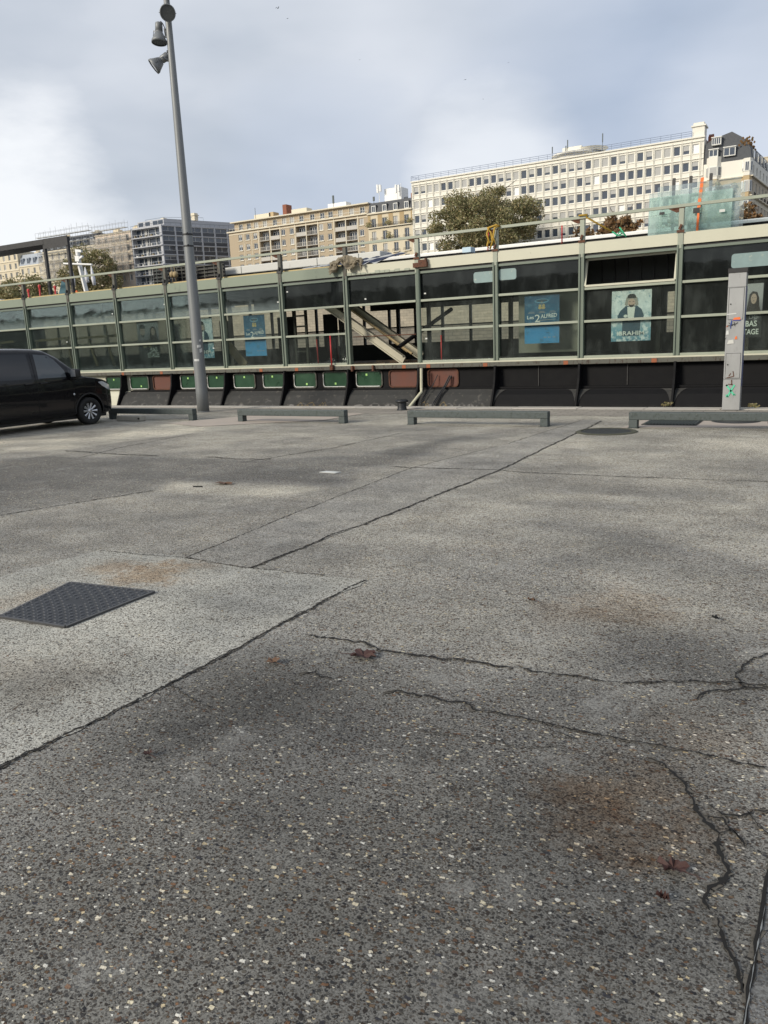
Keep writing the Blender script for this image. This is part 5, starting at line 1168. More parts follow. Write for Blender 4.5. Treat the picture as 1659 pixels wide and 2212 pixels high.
for s in WB:
    for sgn in (1,-1):
        w=None; mb=MB(); cx_=sgn*.85; P=[(.215,-.10),(.30,-.105),(.33,-.08),(WR,-.05),(WR,.05),(.33,.08),(.30,.105),(.215,.10),(.205,.06),(.205,-.10)]
        mb.lathe(P,(cx_,-s,WR+.002),(sgn,0,0),44); w=mb.build('wheel',K['tyre'],van,True,True)
        mb=MB(); mb.lathe([(.21,.085),(.218,.095),(.20,.088),(.195,.05),(.19,.0),(.19,-.06),(0,-.06)],(cx_,-s,WR+.002),(sgn,0,0),44,1); ax=Vector((sgn,0,0)); c_=Vector((cx_,-s,WR+.002))
        for k in range(10):
            a=2*math.pi*k/10; d=Vector((0,math.cos(a),math.sin(a))); q=Vector((0,-math.sin(a),math.cos(a)))
            vs=[]
            for r_,hwid,off in ((.045,.016,.072),(.12,.022,.078),(.20,.032,.088)):
                vs+=[c_+d*r_+q*hwid+ax*off,c_+d*r_-q*hwid+ax*off,c_+d*r_+q*hwid+ax*(off-.03),c_+d*r_-q*hwid+ax*(off-.03)]
            mb.add(vs,[(0,1,5,4),(4,5,9,8),(0,4,6,2),(4,8,10,6),(1,3,7,5),(5,7,11,9)],0)
        mb.lathe([(.058,.06),(.056,.078),(.03,.084),(0,.085)],c_,ax,20,0); mb.lathe([(.198,.075),(.21,.09),(.214,.088),(.214,.07)],c_,ax,44,0)
        mb.build('rim',[K['alloy'],K['plasticblack']],w,True,True)
for w in [o for o in van.children if o.name.startswith('wheel')]: pass

# ------------------------------------------------------------------ far bank buildings
def FR(O,U):
    O=Vector(O); U=Vector(U).normalized(); Nn=Vector((-U.y,U.x,0))
    return lambda u,z,d: O+U*u+Nn*d+Vector((0,0,z))
def punch(mb,f,u0,u1,z0,z1,holes,rev,m=0):
    us=sorted(set([u0,u1]+[round(h[i],3) for h in holes for i in (0,1)])); zs=sorted(set([z0,z1]+[round(h[i],3) for h in holes for i in (2,3)]))
    us=[u for u in us if u0<=u<=u1]; zs=[z for z in zs if z0<=z<=z1]
    for i in range(len(us)-1):
        for j in range(len(zs)-1):
            cu,cz=(us[i]+us[i+1])/2,(zs[j]+zs[j+1])/2
            if any(h[0]<cu<h[1] and h[2]<cz<h[3] for h in holes): continue
            mb.add([f(us[i],zs[j],0),f(us[i+1],zs[j],0),f(us[i+1],zs[j+1],0),f(us[i],zs[j+1],0)],[(0,1,2,3)],m)
    for h in holes:
        a,b_,c,d=h[:4]; rv=h[4] if len(h)>4 else rev
        mb.add([f(a,c,0),f(b_,c,0),f(b_,d,0),f(a,d,0),f(a,c,rv),f(b_,c,rv),f(b_,d,rv),f(a,d,rv)],[(0,1,5,4),(1,2,6,5),(2,3,7,6),(3,0,4,7)],m)
def slab(mb,f,u0,u1,z0,z1,d0,d1,m=0):
    mb.add([f(u,z,d) for d in (d0,d1) for u,z in ((u0,z0),(u1,z0),(u1,z1),(u0,z1))],[(0,1,2,3),(7,6,5,4),(0,4,5,1),(1,5,6,2),(2,6,7,3),(3,7,4,0)],m)
WM=[K['winwhite'],K['winglass'],K['shutter'],mat('bright_blind_glare',(.82,.82,.80),.6)]  # last material paints bright window reflections into white panels and covers white blinds
def window(mb,f,a,b_,c,d,rev,state=0,mull=False,ft=.07):
    slab(mb,f,a+.004,a+ft,c+.004,d-.004,rev-.10,rev,0); slab(mb,f,b_-ft,b_-.004,c+.004,d-.004,rev-.10,rev,0); slab(mb,f,a+ft,b_-ft,c+.004,c+ft,rev-.10,rev,0); slab(mb,f,a+ft,b_-ft,d-ft,d-.004,rev-.10,rev,0)
    if mull: slab(mb,f,(a+b_)/2-.03,(a+b_)/2+.03,c+ft,d-ft,rev-.09,rev,0)
    mb.add([f(a,c,rev-.02),f(b_,c,rev-.02),f(b_,d,rev-.02),f(a,d,rev-.02)],[(0,1,2,3)],3 if state==3 else 1)
    if 0<state<=1: zt=d-(d-c-2*ft)*state-ft; slab(mb,f,a+ft+.002,b_-ft-.002,zt,d-ft-.002,rev-.09,rev-.05,2)
def body_box(mb,P,z0,z1,m=0,skip=()):                    # walls round a footprint (front edge(s) skipped) and a roof
    n=len(P)
    for i in range(n):
        if i in skip: continue
        a,b_=P[i],P[(i+1)%n]; mb.add([(a[0],a[1],z0),(b_[0],b_[1],z0),(b_[0],b_[1],z1),(a[0],a[1],z1)],[(0,1,2,3)],m)
    mb.add([(p[0],p[1],z1) for p in P],[tuple(range(n))],m)
GZ=8.6
def bst():
    r=random.random()
    return 0 if r<.42 else (1.0 if r<.64 else (random.choice((.35,.5,.6,.7)) if r<.94 else 3))
# --- white office block
wx0,wx1,wt=-72.35,-20.25,31.45
wb=thing('white_office_block','long white office building with a regular grid of square windows and roof railing','building',((wx0+wx1)/2,146,GZ))
f=FR((0,140,0),(1,0,0)); cols=[-71.36+1.426*k for k in range(36)]; rows=[30.62-2.585*k for k in range(7)]; ww,wh=.98,1.36
holes=[(c-ww/2,c+ww/2,r_-wh,r_) for c in cols for r_ in rows]
mb=MB(); punch(mb,f,wx0,wx1,GZ,wt,holes,.22); body_box(mb,[(wx0,140),(wx1,140),(wx1+.3,156),(wx0,156)],GZ,wt,0,(0,)); mb.build('wall',K['whitewall'],wb)
mb=MB()
for k in range(37):
    u=cols[0]-.713+1.426*k
    for s in (-.09,.09): slab(mb,f,u+s-.04,u+s+.04,13,wt-.3,-.10,.0)
mb.build('ribs',K['whitewall'],wb)
mb=MB()
for r_ in rows: slab(mb,f,wx0,wx1,r_+.30,r_+.40,-.16,0); slab(mb,f,wx0,wx1,r_-wh-.16,r_-wh-.09,-.07,0)
slab(mb,f,wx0-.1,wx1+.1,wt,wt+.22,-.25,.3); mb.build('ledges',K['whitewall'],wb)
rest=MB(); cnt=0
for k,c in reversed(list(enumerate(cols))):
    for j,r_ in enumerate(rows):
        s=bst()
        if cnt<98 and j<5: mb=MB(); window(mb,f,c-ww/2,c+ww/2,r_-wh,r_,.22,s); mb.build('window',WM,wb); cnt+=1
        else: window(rest,f,c-ww/2,c+ww/2,r_-wh,r_,.22,s)
o=rest.build('windows',WM,wb); o['kind']='stuff'
mb=MB()
for z in (wt+.5,wt+.8,wt+1.1): mb.tube([(wx0,139.9,z),(wx1-1.9,139.9,z)],.035,5)
for k in range(33): X=wx0+(wx1-1.9-wx0)*k/32; mb.tube([(X,139.9,wt+.2),(X,139.9,wt+1.12)],.035,5)
mb.tube([(wx0,139.9,wt+1.1),(wx0,150,wt+1.1)],.035,5); mb.build('roof_railing',mat('blue_grey_railing',(.20,.24,.33),.5),wb)
mb=MB(); mb.box(-22.1,-20.3,140.2,142.5,wt+.02,wt+1.75); mb.box(-22.3,-20.1,140.0,142.7,wt+1.75,wt+1.95); mb.box(-22.0,-20.4,140.2,142.4,wt+1.95,wt+2.35); mb.build('chimney',K['whitewall'],wb)
mb=MB(); mb.lathe([(3.3,wt),(3.3,wt+1.0),(4.1,wt+1.02),(4.1,wt+1.25),(0,wt+1.45)],(-42.0,144.2,0),(0,0,1),36); mb.box(-43.5,-40.2,141.5,145,wt+1.3,wt+2.1); mb.lathe([(2.2,wt+1.2),(2.9,wt+1.75),(0,wt+1.9)],(-39.2,144.0,0),(0,0,1),28); mb.build('rooftop_rotunda',K['whitewall'],wb)
for X,h in ((-45.3,2.6),(-42.6,3.3),(-36.6,3.4),(-42.9,2.4)):
    mb=MB(); mb.tube([(X,141.5,wt),(X,141.5,wt+h)],.04,6); mb.box(X-.07,X+.07,141.43,141.57,wt+h*.6,wt+h); mb.build('antenna',K['galv'],wb)
mb=MB(); mb.box(-48.5,-47.2,142,144,wt,wt+.8); mb.build('roof_unit',K['zinc'],wb)
# --- beige apartment block
bx0,bx1=-118.05,-82.32
bb=thing('beige_apartment_block','beige rendered apartment block with recessed balconies and a set back top floor','building',((bx0+bx1)/2,146,GZ))
def bX(x): return at(384+x/3.781,384+(485-.131*(x-510))/3.781,140).x
tops=[26.30-2.06*k for k in range(4)]
holes=[];wins=[];bals=[]
for x_ in (510,570,632,860,930,1170,1240,1500):
    u=bX(x_)
    for t_ in tops: holes.append((u-.52,u+.52,t_-1.25,t_)); wins.append((u-.52,u+.52,t_-1.25,t_))
for xa,xb in ((667,747),(751,832),(964,1047),(1051,1140),(1282,1368),(1374,1465)):
    a,c=bX(xa)+.05,bX(xb)-.05
    for t_ in tops: holes.append((a,c,t_-1.75,t_+.12,1.1)); bals.append((a,c,t_-1.75,t_+.12))
f=FR((0,140,0),(1,0,0)); mb=MB(); punch(mb,f,bx0,bx1,GZ,26.95,holes,.22); body_box(mb,[(bx0,140),(bx1,140),(bx1,156),(bx0,156)],GZ,26.95,0,(0,)); mb.build('wall',K['beigewall'],bb)
mb=MB(); slab(mb,f,bx0-.3,bx1,26.95,27.2,-.35,.2)
for xx in (660,755,838,958,1048,1146,1276,1371,1470): u=bX(xx); slab(mb,f,u-.09,u+.09,17,26.94,-.08,0)
for x_ in (540,602): u=bX(x_); slab(mb,f,u-.05,u+.05,17,26.5,-.05,0)
slab(mb,f,bx0+.02,bx1-.02,26.45,26.62,-.06,0)
for w_ in wins: slab(mb,f,w_[0]-.12,w_[1]+.12,w_[2]-.12,w_[2]-.01,-.14,0); 
mb.build('trim',K['paletrim'],bb)
for w_ in wins: mb=MB(); window(mb,f,*w_,.22,random.choice((0,0,0,1.0,.4)),True,.11); mb.build('window',WM,bb)
RAIL=mat('pale_balcony_panel',(.46,.44,.40),.7,var=.2,vs=3)
for a,c,z0,z1 in bals:
    mb=MB(); window(mb,f,a+.1,c-.1,z0+.02,z1-.25,1.1,0,True,.12); mb.add([f(a,z0,1.1),f(c,z0,1.1),f(c,z1,1.1),f(a,z1,1.1)],[(0,1,2,3)],2); slab(mb,f,a+(c-a)*.28,a+(c-a)*.31,z0+.1,z1-.3,1.0,1.1,0); slab(mb,f,a+(c-a)*.72,a+(c-a)*.75,z0+.1,z1-.3,1.0,1.1,0); wn=mb.build('balcony_door',WM,bb)
    mb=MB(); 
    if random.random()<.35: slab(mb,f,a+.02,c-.02,z0+.02,z0+.68,-.02,.03)
    else:
        slab(mb,f,a+.02,c-.02,z0+.66,z0+.72,-.02,.03); nb=12
        for k in range(nb): u=a+.05+(c-a-.1)*k/(nb-1); slab(mb,f,u-.022,u+.022,z0,z0+.66,-.01,.02)
    slab(mb,f,a-.05,c+.05,z0-.12,z0,-.12,.0); mb.build('balcony',RAIL,bb)
f2=FR((0,140.9,0),(1,0,0)); holes=[]
for x_ in (515,580,640,712,793,868,932,1010,1098,1180,1247,1328,1420,1507): u=at(384+x_/3.781,384+(400-.155*(x_-515))/3.781,140.9).x; holes.append((u-.55,u+.55,27.45,28.62))
mb=MB(); punch(mb,f2,bx0+1.0,bx1,27.2,29.0,holes,.2); body_box(mb,[(bx0+1.0,140.9),(bx1,140.9),(bx1,155),(bx0+1,155)],27.2,29.0,0,(0,)); mb.build('attic_wall',K['beigewall'],bb)
mb=MB(); slab(mb,f2,bx0+.4,bx1+.05,29.0,29.22,-.75,14); 
for h_ in holes: slab(mb,f2,h_[0]-.1,h_[0],h_[2],h_[3]+.1,-.06,0); slab(mb,f2,h_[1],h_[1]+.1,h_[2],h_[3]+.1,-.06,0)
mb.build('roof',K['paletrim'],bb)
for h_ in holes: mb=MB(); window(mb,f2,*h_,.2,random.choice((0,0,1.0)),True,.1); mb.build('window',WM,bb)
mb=MB(); mb.tube([(bx0+.2,140.0,27.75),(bx1,140.0,27.75)],.03,5)
for k in range(40): X=bx0+.2+(bx1-bx0-.2)*k/39; mb.tube([(X,140.0,27.2),(X,140.0,27.76)],.025,4)
mb.build('roof_railing',K['winwhite'],bb)
def roofbox(x_,y0_,y1_,w_,name,m,Y=144): 
    P=at(384+x_/3.781,384+y1_/3.781,Y); Q=at(384+x_/3.781,384+y0_/3.781,Y); mb=MB(); mb.box(P.x-w_/2,P.x+w_/2,Y,Y+2,29.22,Q.z); mb.build(name,m,bb)
roofbox(873,218,280,1.0,'chimney',K['brick']); roofbox(690,295,310,4.5,'roof_unit',K['paletrim']); roofbox(763,280,300,1.2,'chimney',K['tan']); roofbox(990,252,270,4.0,'roof_unit',K['paletrim']); roofbox(1300,205,225,4.5,'roof_unit',K['white'])
for x_,y_ in ((1268,145),(630,245),(1600,155)):
    P=at(384+x_/3.781,384+y_/3.781,144); mb=MB(); mb.tube([(P.x,144,29.2),(P.x,144,P.z)],.05,5); mb.box(P.x-.18,P.x+.18,143.9,144.1,29.2+(P.z-29.2)*.5,P.z) if x_>1000 else None; mb.build('antenna',K['galv'],bb)
# --- cream stone building with mansard
hx0,hx1=-82.30,-72.37
hb=thing('cream_mansard_building','narrow cream stone building with slate mansard and iron balconies beside the white block','building',((hx0+hx1)/2,146,GZ))
f=FR((0,140,0),(1,0,0)); hc=[hx0+1.3+2.45*k for k in range(4)]; ht=[25.95-2.42*k for k in range(4)]; holes=[(c-.5,c+.5,t_-1.7,t_) for c in hc for t_ in ht]
mb=MB(); punch(mb,f,hx0,hx1,GZ,26.75,holes,.25); body_box(mb,[(hx0,140),(hx1,140),(hx1,155),(hx0,155)],GZ,26.75,0,(0,)); mb.build('wall',K['creamstone'],hb)
mb=MB(); slab(mb,f,hx0,hx1,26.75,27.0,-.4,.3); slab(mb,f,hx0,hx1,24.1,24.3,-.25,0); mb.build('cornice',K['paletrim'],hb)
mb=MB()
for k in range(5): a=hx0+.05+2.45*k-.25; mb=MB(); slab(mb,f,max(hx0,a),min(hx1,a+.95 if k else a+.8),24.35,26.6,-.04,0); mb.build('wall_panel',K['ochre'],hb)
for c,t_ in [(c,t_) for c in hc for t_ in ht]: mb=MB(); window(mb,f,c-.5,c+.5,t_-1.7,t_,.25,random.choice((0,0,0,1.0)),True,.09); mb.build('window',WM,hb)
def ironrail(f,a,c,z,h=.6,d=-.35):
    mb=MB(); slab(mb,f,a,c,z-.14,z,d-.05,0,1); slab(mb,f,a,c,z+h-.04,z+h,d-.02,d+.02); n=int((c-a)/.22)
    for k in range(n+1): u=a+(c-a)*k/n; slab(mb,f,u-.022,u+.022,z,z+h-.04,d-.015,d+.015)
    return mb
ironrail(f,hx0+.1,hx1-.1,24.24,.62).build('balcony',[K['darkmetal'],K['paletrim']],hb)
for j,t_ in enumerate(ht[1:]):
    for c in hc: ironrail(f,c-.75,c+.75,t_-1.72,.5,-.22).build('balcony',[K['darkmetal'],K['paletrim']],hb)
mb=MB(); mb.prism([(140.1,27.0),(140.75,29.0),(153.9,29.0),(154.9,27.0)],fxz,hx0+.05,hx1-.05); mb.build('roof',K['slate'],hb)
for k in range(4):
    c=hc[k]; mb=MB(); slab(mb,f,c-.60,c+.60,27.0,28.5,.12,1.6); d_=mb.build('dormer',K['slate'],hb); mb=MB(); slab(mb,f,c-.46,c+.46,27.08,28.36,.09,.119); mb.build('frame',K['winwhite'],d_); mb=MB(); slab(mb,f,c-.34,c-.04,27.2,28.24,.07,.089); slab(mb,f,c+.04,c+.34,27.2,28.24,.07,.089); mb.build('pane',K['winglass'],d_)
for X,zt,m in ((-73.6,30.3,'brick'),(-75.5,29.4,'slate')): 
    mb=MB(); mb.box(X-.5,X+.5,143,146,28.7,zt); 
    for k in range(3): mb.lathe([(.12,zt),(.1,zt+.4)],(X-.3+.3*k,143.5,0),(0,0,1),8)
    mb.build('chimney',K[m],hb)
mb=MB(); P=at(768+290/3.781,384+85/3.781,150); mb.box(P.x-1.6,P.x+2.4,150,153,28.9,P.z); mb.build('lift_house',K['white'],hb)
for x_,y_ in ((190,55),(340,55),(370,45)):
    P=at(768+x_/3.781,384+y_/3.781,149); mb=MB(); mb.tube([(P.x,149,28.7),(P.x,149,P.z)],.06,6); 
    if x_<360: mb.box(P.x-.5,P.x-.2,148.8,149.2,P.z-1.6,P.z); mb.box(P.x+.2,P.x+.5,148.8,149.2,P.z-1.4,P.z-.1)
    mb.build('antenna',K['white'],hb)
# --- plants on its balconies
for k,(x_,z_) in enumerate(((hc[0]-.9,24.5),(hc[1]+.9,24.6),(hc[1]+1.0,22.1),(hc[3]+.6,24.4))):
    mb=MB()
    for j in range(60): q=Vector((x_+random.gauss(0,.32),139.72+random.gauss(0,.12),z_+abs(random.gauss(0,.4)))); s=.14; mb.add([q+Vector((-s,0,0)),q+Vector((0,-.05,s)),q+Vector((s,0,0)),q+Vector((0,.05,-s))],[(0,1,2,3)])
    tag(mb.build('balcony_plant',K['leafautumn']),['dark bush at the left end of the top iron balcony','dark bush in the middle of the top iron balcony','dark bush on the second iron balcony','small bush at the right end of the top iron balcony'][k],'plant')
# --- grey modern block
gb=thing('grey_modern_block','blue grey concrete block with dark window bands and open balconies','building',(-140,148,GZ))
A,B_,C_,D_=(-148.1,140),(-138.1,140),(-128.4,161),(-148.1,161); gt=31.0
fL=FR((A[0],A[1],0),(1,0,0)); dR=Vector((C_[0]-B_[0],C_[1]-B_[1],0)); LR=dR.length; fR_=FR((B_[0],B_[1],0),dR)
mb=MB(); body_box(mb,[A,B_,C_,D_],GZ,gt,0,(0,1))
gh=[(.35,9.3,gt-.35-2.15*(k+1)+.25,gt-.35-2.15*k,1.4) for k in range(6)]; punch(mb,fL,0,10,GZ,gt,gh,1.4)
nc=7; cw=LR/nc; rh=[(cw*i+.22,cw*(i+1)-.12,gt-.3-2.15*(k+1)+.22,gt-.3-2.15*k,.35) for i in range(nc) for k in range(6)]; punch(mb,fR_,0,LR,GZ,gt,rh,.35); mb.build('wall',K['greyconc'],gb)
for h in gh:
    mb=MB(); window(mb,fL,h[0],h[1],h[2],h[3],1.4,0,False,.08)
    for u in (2.2,4.6,6.8): slab(mb,fL,u-.06,u+.06,h[2],h[3],1.2,1.35,0)
    slab(mb,fL,3.2,4.0,h[2]+.3,h[3]-.1,1.25,1.38,2); mb.build('window',WM,gb)
    mb=MB(); slab(mb,fL,h[0]+.02,h[1]+.5,h[2]+.55,h[2]+.6,-.25,-.2); slab(mb,fL,h[0]-.2,h[1]+.6,h[2]-.22,h[2],-.3,0)
    for k in range(11): u=h[0]+.05+(h[1]-h[0])*k/10; slab(mb,fL,u-.025,u+.025,h[2],h[2]+.55,-.24,-.21)
    mb.build('balcony',K['greyconc'],gb)
    for k in range(5): u=h[0]+.4+1.75*k; mb=MB(); slab(mb,fL,u,u+random.uniform(.3,.7),h[2]+.001,h[2]+random.uniform(.3,.62),.2,.6); mb.build('planter',K[random.choice(('offwhite','offwhite','leafautumn'))],gb)
for h in rh:
    mb=MB(); zm=h[2]+(h[3]-h[2])*.45; window(mb,fR_,h[0],h[1],zm,h[3],.35,random.choice((0,0,0,.3)),True,.06); mb.build('window',WM,gb)
    mb=MB(); slab(mb,fR_,h[0],h[1],h[2],zm,.15,.34); mb.build('spandrel',K['spandrel'],gb)
mb=MB(); mb.prism([(A[0]+1.2,A[1]+1.2),(B_[0]-.2,B_[1]+1.2),(C_[0]-1.5,C_[1]-1),(D_[0]+1,D_[1]-1)],lambda u,v,d:(u,v,d),gt+.002,gt+1.45); pw=mb.build('penthouse',K['greyconc'],gb)
mb=MB()
for u in (1.6,3.8,6.3,8.0): slab(mb,fL,u,u+1.5,gt+.35,gt+1.2,1.16,1.199)
d2=[1.8,4.6,7.5,10.4,13.3,16.2]
for u in d2: slab(mb,fR_,u,u+1.7,gt+.35,gt+1.2,-.02,.6) if False else None
mb.build('penthouse_window',K['winglass'],gb)
mb=MB()
for k in range(14): X=A[0]+10*k/13; mb.tube([(X,140.1,gt),(X,140.1,gt+.55)],.025,4)
mb.tube([(A[0],140.1,gt+.55),(B_[0],140.1,gt+.55)],.03,4); p1=fR_(0,gt+.55,.1); p2=fR_(LR,gt+.55,.1); mb.tube([p1,p2],.03,4)
for k in range(20): p=fR_(LR*k/19,gt,.1); mb.tube([p,p+Vector((0,0,.55))],.025,4)
for (X,Y) in ((-146,143),(-140,143),(-134,150)): mb.tube([(X,Y,gt+1.4),(X,Y,gt+2.1)],.025,4)
mb.tube([(-146,143,gt+2.1),(-140,143,gt+2.1),(-134,150,gt+2.1)],.03,4); mb.build('roof_railing',K['galv'],gb)
mb=MB(); mb.box(-136.0,-134.9,148,149.2,gt+1.4,gt+3.1); mb.box(-136.2,-134.7,147.8,149.4,gt+2.5,gt+2.7); mb.box(-145.2,-144,143,144,gt+1.4,gt+1.9); mb.box(-141,-140,143,144,gt+1.4,gt+2.0); mb.build('chimney',K['paletrim'],gb)
P0=Vector((-128.2,161,0))
mb=MB(); mb.prism([(-130.0,158.5),(-120.0,158.5),(-110,170),(-130,170)],lambda u,v,d:(u,v,d),GZ,32.5)
lo=mb.build('lower_wing',K['greyconc'],gb)
fW=FR((-129.9,158.4,0),(1,0,0)); mb=MB()
for i in range(5):
    for k in range(5): z=32.0-2.3*k; slab(mb,fW,.25+1.95*i,.25+1.95*i+1.6,z-1.75,z,-.06,.09,(i+k)%2)
mb.build('wing_windows',[K['winglass'],K['spandrel']],gb)
# --- scaffolded buildings
def scaffold_building(name,lab,x0,x1,zt,wallm,bot,roofm=None,Y=140.0,net=True):
    t=thing(name,lab,'building',((x0+x1)/2,Y+6,GZ)); f=FR((0,Y,0),(1,0,0)); n=max(2,int((x1-x0)/2.3)); ew=zt-(3.2 if roofm else .8)
    cs=[x0+(x1-x0)*(k+.5)/n for k in range(n)]; holes=[(c-.42,c+.42,z-1.45,z) for c in cs for z in [ew-.8-2.3*k for k in range(5)]]
    mb=MB(); punch(mb,f,x0,x1,GZ,ew,holes,.22); body_box(mb,[(x0,Y),(x1,Y),(x1,Y+14),(x0,Y+14)],GZ,ew,0,(0,)); mb.build('wall',wallm,t)
    for h in holes: mb=MB(); window(mb,f,*h,.22,random.choice((0,0,1.0)),True,.09); mb.build('window',WM,t)
    mb=MB()
    for k in range(5): z=ew-.6-2.3*k; slab(mb,f,x0,x1,z+.25,z+.45,-.15,0)
    mb.build('ledges',K['paletrim'],t)
    if roofm:
        mb=MB(); mb.prism([(Y+.05,ew),(Y+1.2,zt-.3),(Y+12.5,zt-.3),(Y+13.8,ew)],fxz,x0+.05,x1-.05); mb.build('roof',roofm,t)
        for c in cs[::1]: mb=MB(); slab(mb,f,c-.5,c+.5,ew+.3,ew+1.9,.15,1.5); d_=mb.build('dormer',K['zinc'],t); mb=MB(); slab(mb,f,c-.34,c+.34,ew+.5,ew+1.7,.12,.16); mb.build('pane',K['winglass'],d_)
    for X in (x0+(x1-x0)*.25,x0+(x1-x0)*.8):
        mb=MB(); mb.box(X-.9,X+.9,Y+4,Y+5.4,ew-.2,zt+.6); 
        for k in range(5): mb.lathe([(.14,zt+.6),(.11,zt+1.05)],(X-.7+.35*k,Y+4.6,0),(0,0,1),7)
        mb.build('chimney',K['creamstone'],t)
    return t
sA=scaffold_building('stone_building','pale brick and stone building wrapped in scaffolding beside the grey block',-160.6,-148.2,31.6,mat('pale_brick',(.62,.53,.44),.85,var=.12,vs=.6,col2=(.46,.30,.22),fac=.62),18)
sB=scaffold_building('slate_roofed_building','tall building with dark slate roof behind scaffolding',-181,-160.7,31.9,K['paletrim'],18,K['slate'])
sC=scaffold_building('cream_row_building','cream stone building with grey zinc roof behind the dark canopy posts',-191,-181.1,29.2,K['creamstone'],18,K['zinc'])
sD=scaffold_building('cream_row_building','plain cream building at the far left under the canopy roof',-212,-191.1,30.8,K['creamstone'],18)
for (x0_,x1_,zt,t,Y) in ((-160.8,-148.4,33.0,'metal scaffolding and pale netting around the stone building beside the grey block',138.6),(-181,-161,33.6,'metal scaffolding around the tall slate roofed building',138.6)):
    sc=thing('scaffolding',t,'scaffolding',((x0_+x1_)/2,Y,GZ)); mb=MB(); nx_=int((x1_-x0_)/1.9)
    for k in range(nx_+1):
        X=x0_+(x1_-x0_)*k/nx_
        for y_ in (Y,Y+1.0): mb.tube([(X,y_,GZ),(X,y_,zt+random.uniform(-.6,.6))],.035,4,caps=False)
    mb.build('uprights',K['scaf'],sc); mb=MB()
    for k in range(12):
        z=zt-.5-1.0*k
        for y_ in (Y,Y+1.0): mb.tube([(x0_,y_,z),(x1_,y_,z)],.03,4,caps=False)
    mb.build('ledgers',K['scaf'],sc); mb=MB()
    for k in range(6): z=zt-1.6-2.0*k; mb.box(x0_,x1_,Y+.05,Y+.95,z-.06,z)
    mb.build('deck_boards',K['offwhite'],sc)
    mb=MB(); mb.box(x0_,x1_,Y-.06,Y-.05,zt-12,zt-3.2 if x0_>-170 else zt-6.5); mb.build('netting',K['net'],sc)
# --- corner building with slate roof on the right
cb=thing('corner_mansard_building','tan and white corner building with tall slate roof and bay windows','building',(-16,150,GZ))
ux0,ux1=-20.2,-13.25; f=FR((0,140,0),(1,0,0)); dS=Vector((.09,1,0)).normalized(); fS=FR((ux1,140,0),dS); LS=26.0
cB=(ux1,140.0); cC=(ux1+dS.x*LS,140+dS.y*LS); cD=(ux0,140+LS); cA=(ux0,140.0)
wf=[(-17.15,-16.1,22.3,23.9),(-17.15,-16.1,19.5,21.1),(-17.15,-16.1,16.8,18.4)]
mb=MB(); punch(mb,f,ux0,ux1,GZ,24.75,wf,.2); mb.build('front_wall',K['tan'],cb)
sh=[(1.3+2.9*i,2.3+2.9*i,z-1.4,z) for i in range(8) for z in (24.2,21.6,19.0,16.4)]
mb=MB(); punch(mb,fS,0,LS,GZ,24.75,sh,.2); body_box(mb,[cA,cB,cC,cD],GZ,24.75,0,(0,1)); mb.build('side_wall',mat('shaded_stone',(.50,.43,.33),.85,var=.1,vs=.6),cb)
sh2=[(h[0],h[1],25.4,26.6) for h in sh if h[3]==24.2]
mb=MB(); punch(mb,f,ux0+.02,ux1-.02,24.9,27.35,[],.2); punch(mb,fS,.02,LS,24.9,27.35,sh2,.2); body_box(mb,[cA,cB,cC,cD],24.9,27.35,0,(0,1)); mb.build('upper_wall',K['whitewall'],cb)
for h in wf: mb=MB(); window(mb,f,*h,.2,0,True,.09); mb.build('window',WM,cb)
for h in sh+sh2: mb=MB(); window(mb,fS,*h,.2,random.choice((0,0,1.0)),True,.08); mb.build('window',WM,cb)
mb=MB()
for z in (24.75,21.9): slab(mb,f,ux0,ux1+.3,z,z+.15,-.3,0); slab(mb,fS,-.3,LS,z,z+.15,-.35,0)
slab(mb,fS,-.3,LS,21.2,21.9,-.02,0); mb.build('cornice',K['paletrim'],cb)
for z in (22.05,):
    for i in range(8): ironrail(fS,1.0+2.9*i,2.6+2.9*i,z+.0,.5,-.4).build('balcony',[K['darkmetal'],K['paletrim']],cb)
# mansard
mb=MB(); yB=140+LS
prof=[(ux0+.05,27.35),(ux1-.03,27.35),(ux1-.35,29.2),(ux1-1.4,30.6),(ux1-3.1,31.75),(ux0+1.0,31.0),(ux0+.05,30.3)]
mb.prism(prof,lambda u,v,d:(u+(d-140)*dS.x*.9 if u>ux0+1.5 else u,d+max(0,(v-27.35))*.12*(1 if d<150 else 0),v),140.05,yB-1); mb.build('roof',K['slate'],cb)
def bay(u0_,u1_,z0_,z1_,wallm,nm='bay_window',proj=.7,panes=3,sh_=()):
    mb=MB(); c=(u0_+u1_)/2; k=.22*(u1_-u0_); P=[(u0_,140),(u0_+k,140-proj),(u1_-k,140-proj),(u1_,140)]
    mb.prism(P,lambda u,v,d:(u,v,d),z0_,z1_); t=mb.build(nm,wallm,cb); return t,P
def baywin(P,z0_,z1_,states):
    for i,s in enumerate(states):
        a,b_=Vector((*P[i],0)),Vector((*P[i+1],0)); ff=FR(a,b_-a); L=(b_-a).length; mb=MB(); slab(mb,ff,.04,L-.04,z0_,z1_,-.08,-.005,0)
        if s==0: slab(mb,ff,.16,L/2-.03,z0_+.12,z1_-.12,-.10,-.081,1); slab(mb,ff,L/2+.03,L-.16,z0_+.12,z1_-.12,-.10,-.081,1)
        elif s==1: slab(mb,ff,.12,L-.12,z0_+.1,z1_-.1,-.10,-.081,2)
        else: slab(mb,ff,.12,L-.12,z0_+.5,z1_-.1,-.10,-.081,3); slab(mb,ff,.16,L/2,z0_+.12,z0_+.46,-.10,-.081,1)
        mb.build('window',WM,cb)
t,P=bay(-19.75,-17.6,24.9,28.2,K['whitewall']); baywin(P,25.35,26.75,(1,1,0))
t,P=bay(-19.75,-17.6,19.0,24.88,K['tan']); baywin(P,22.35,23.75,(3,2,0)); baywin(P,19.6,21.0,(1,1,1))
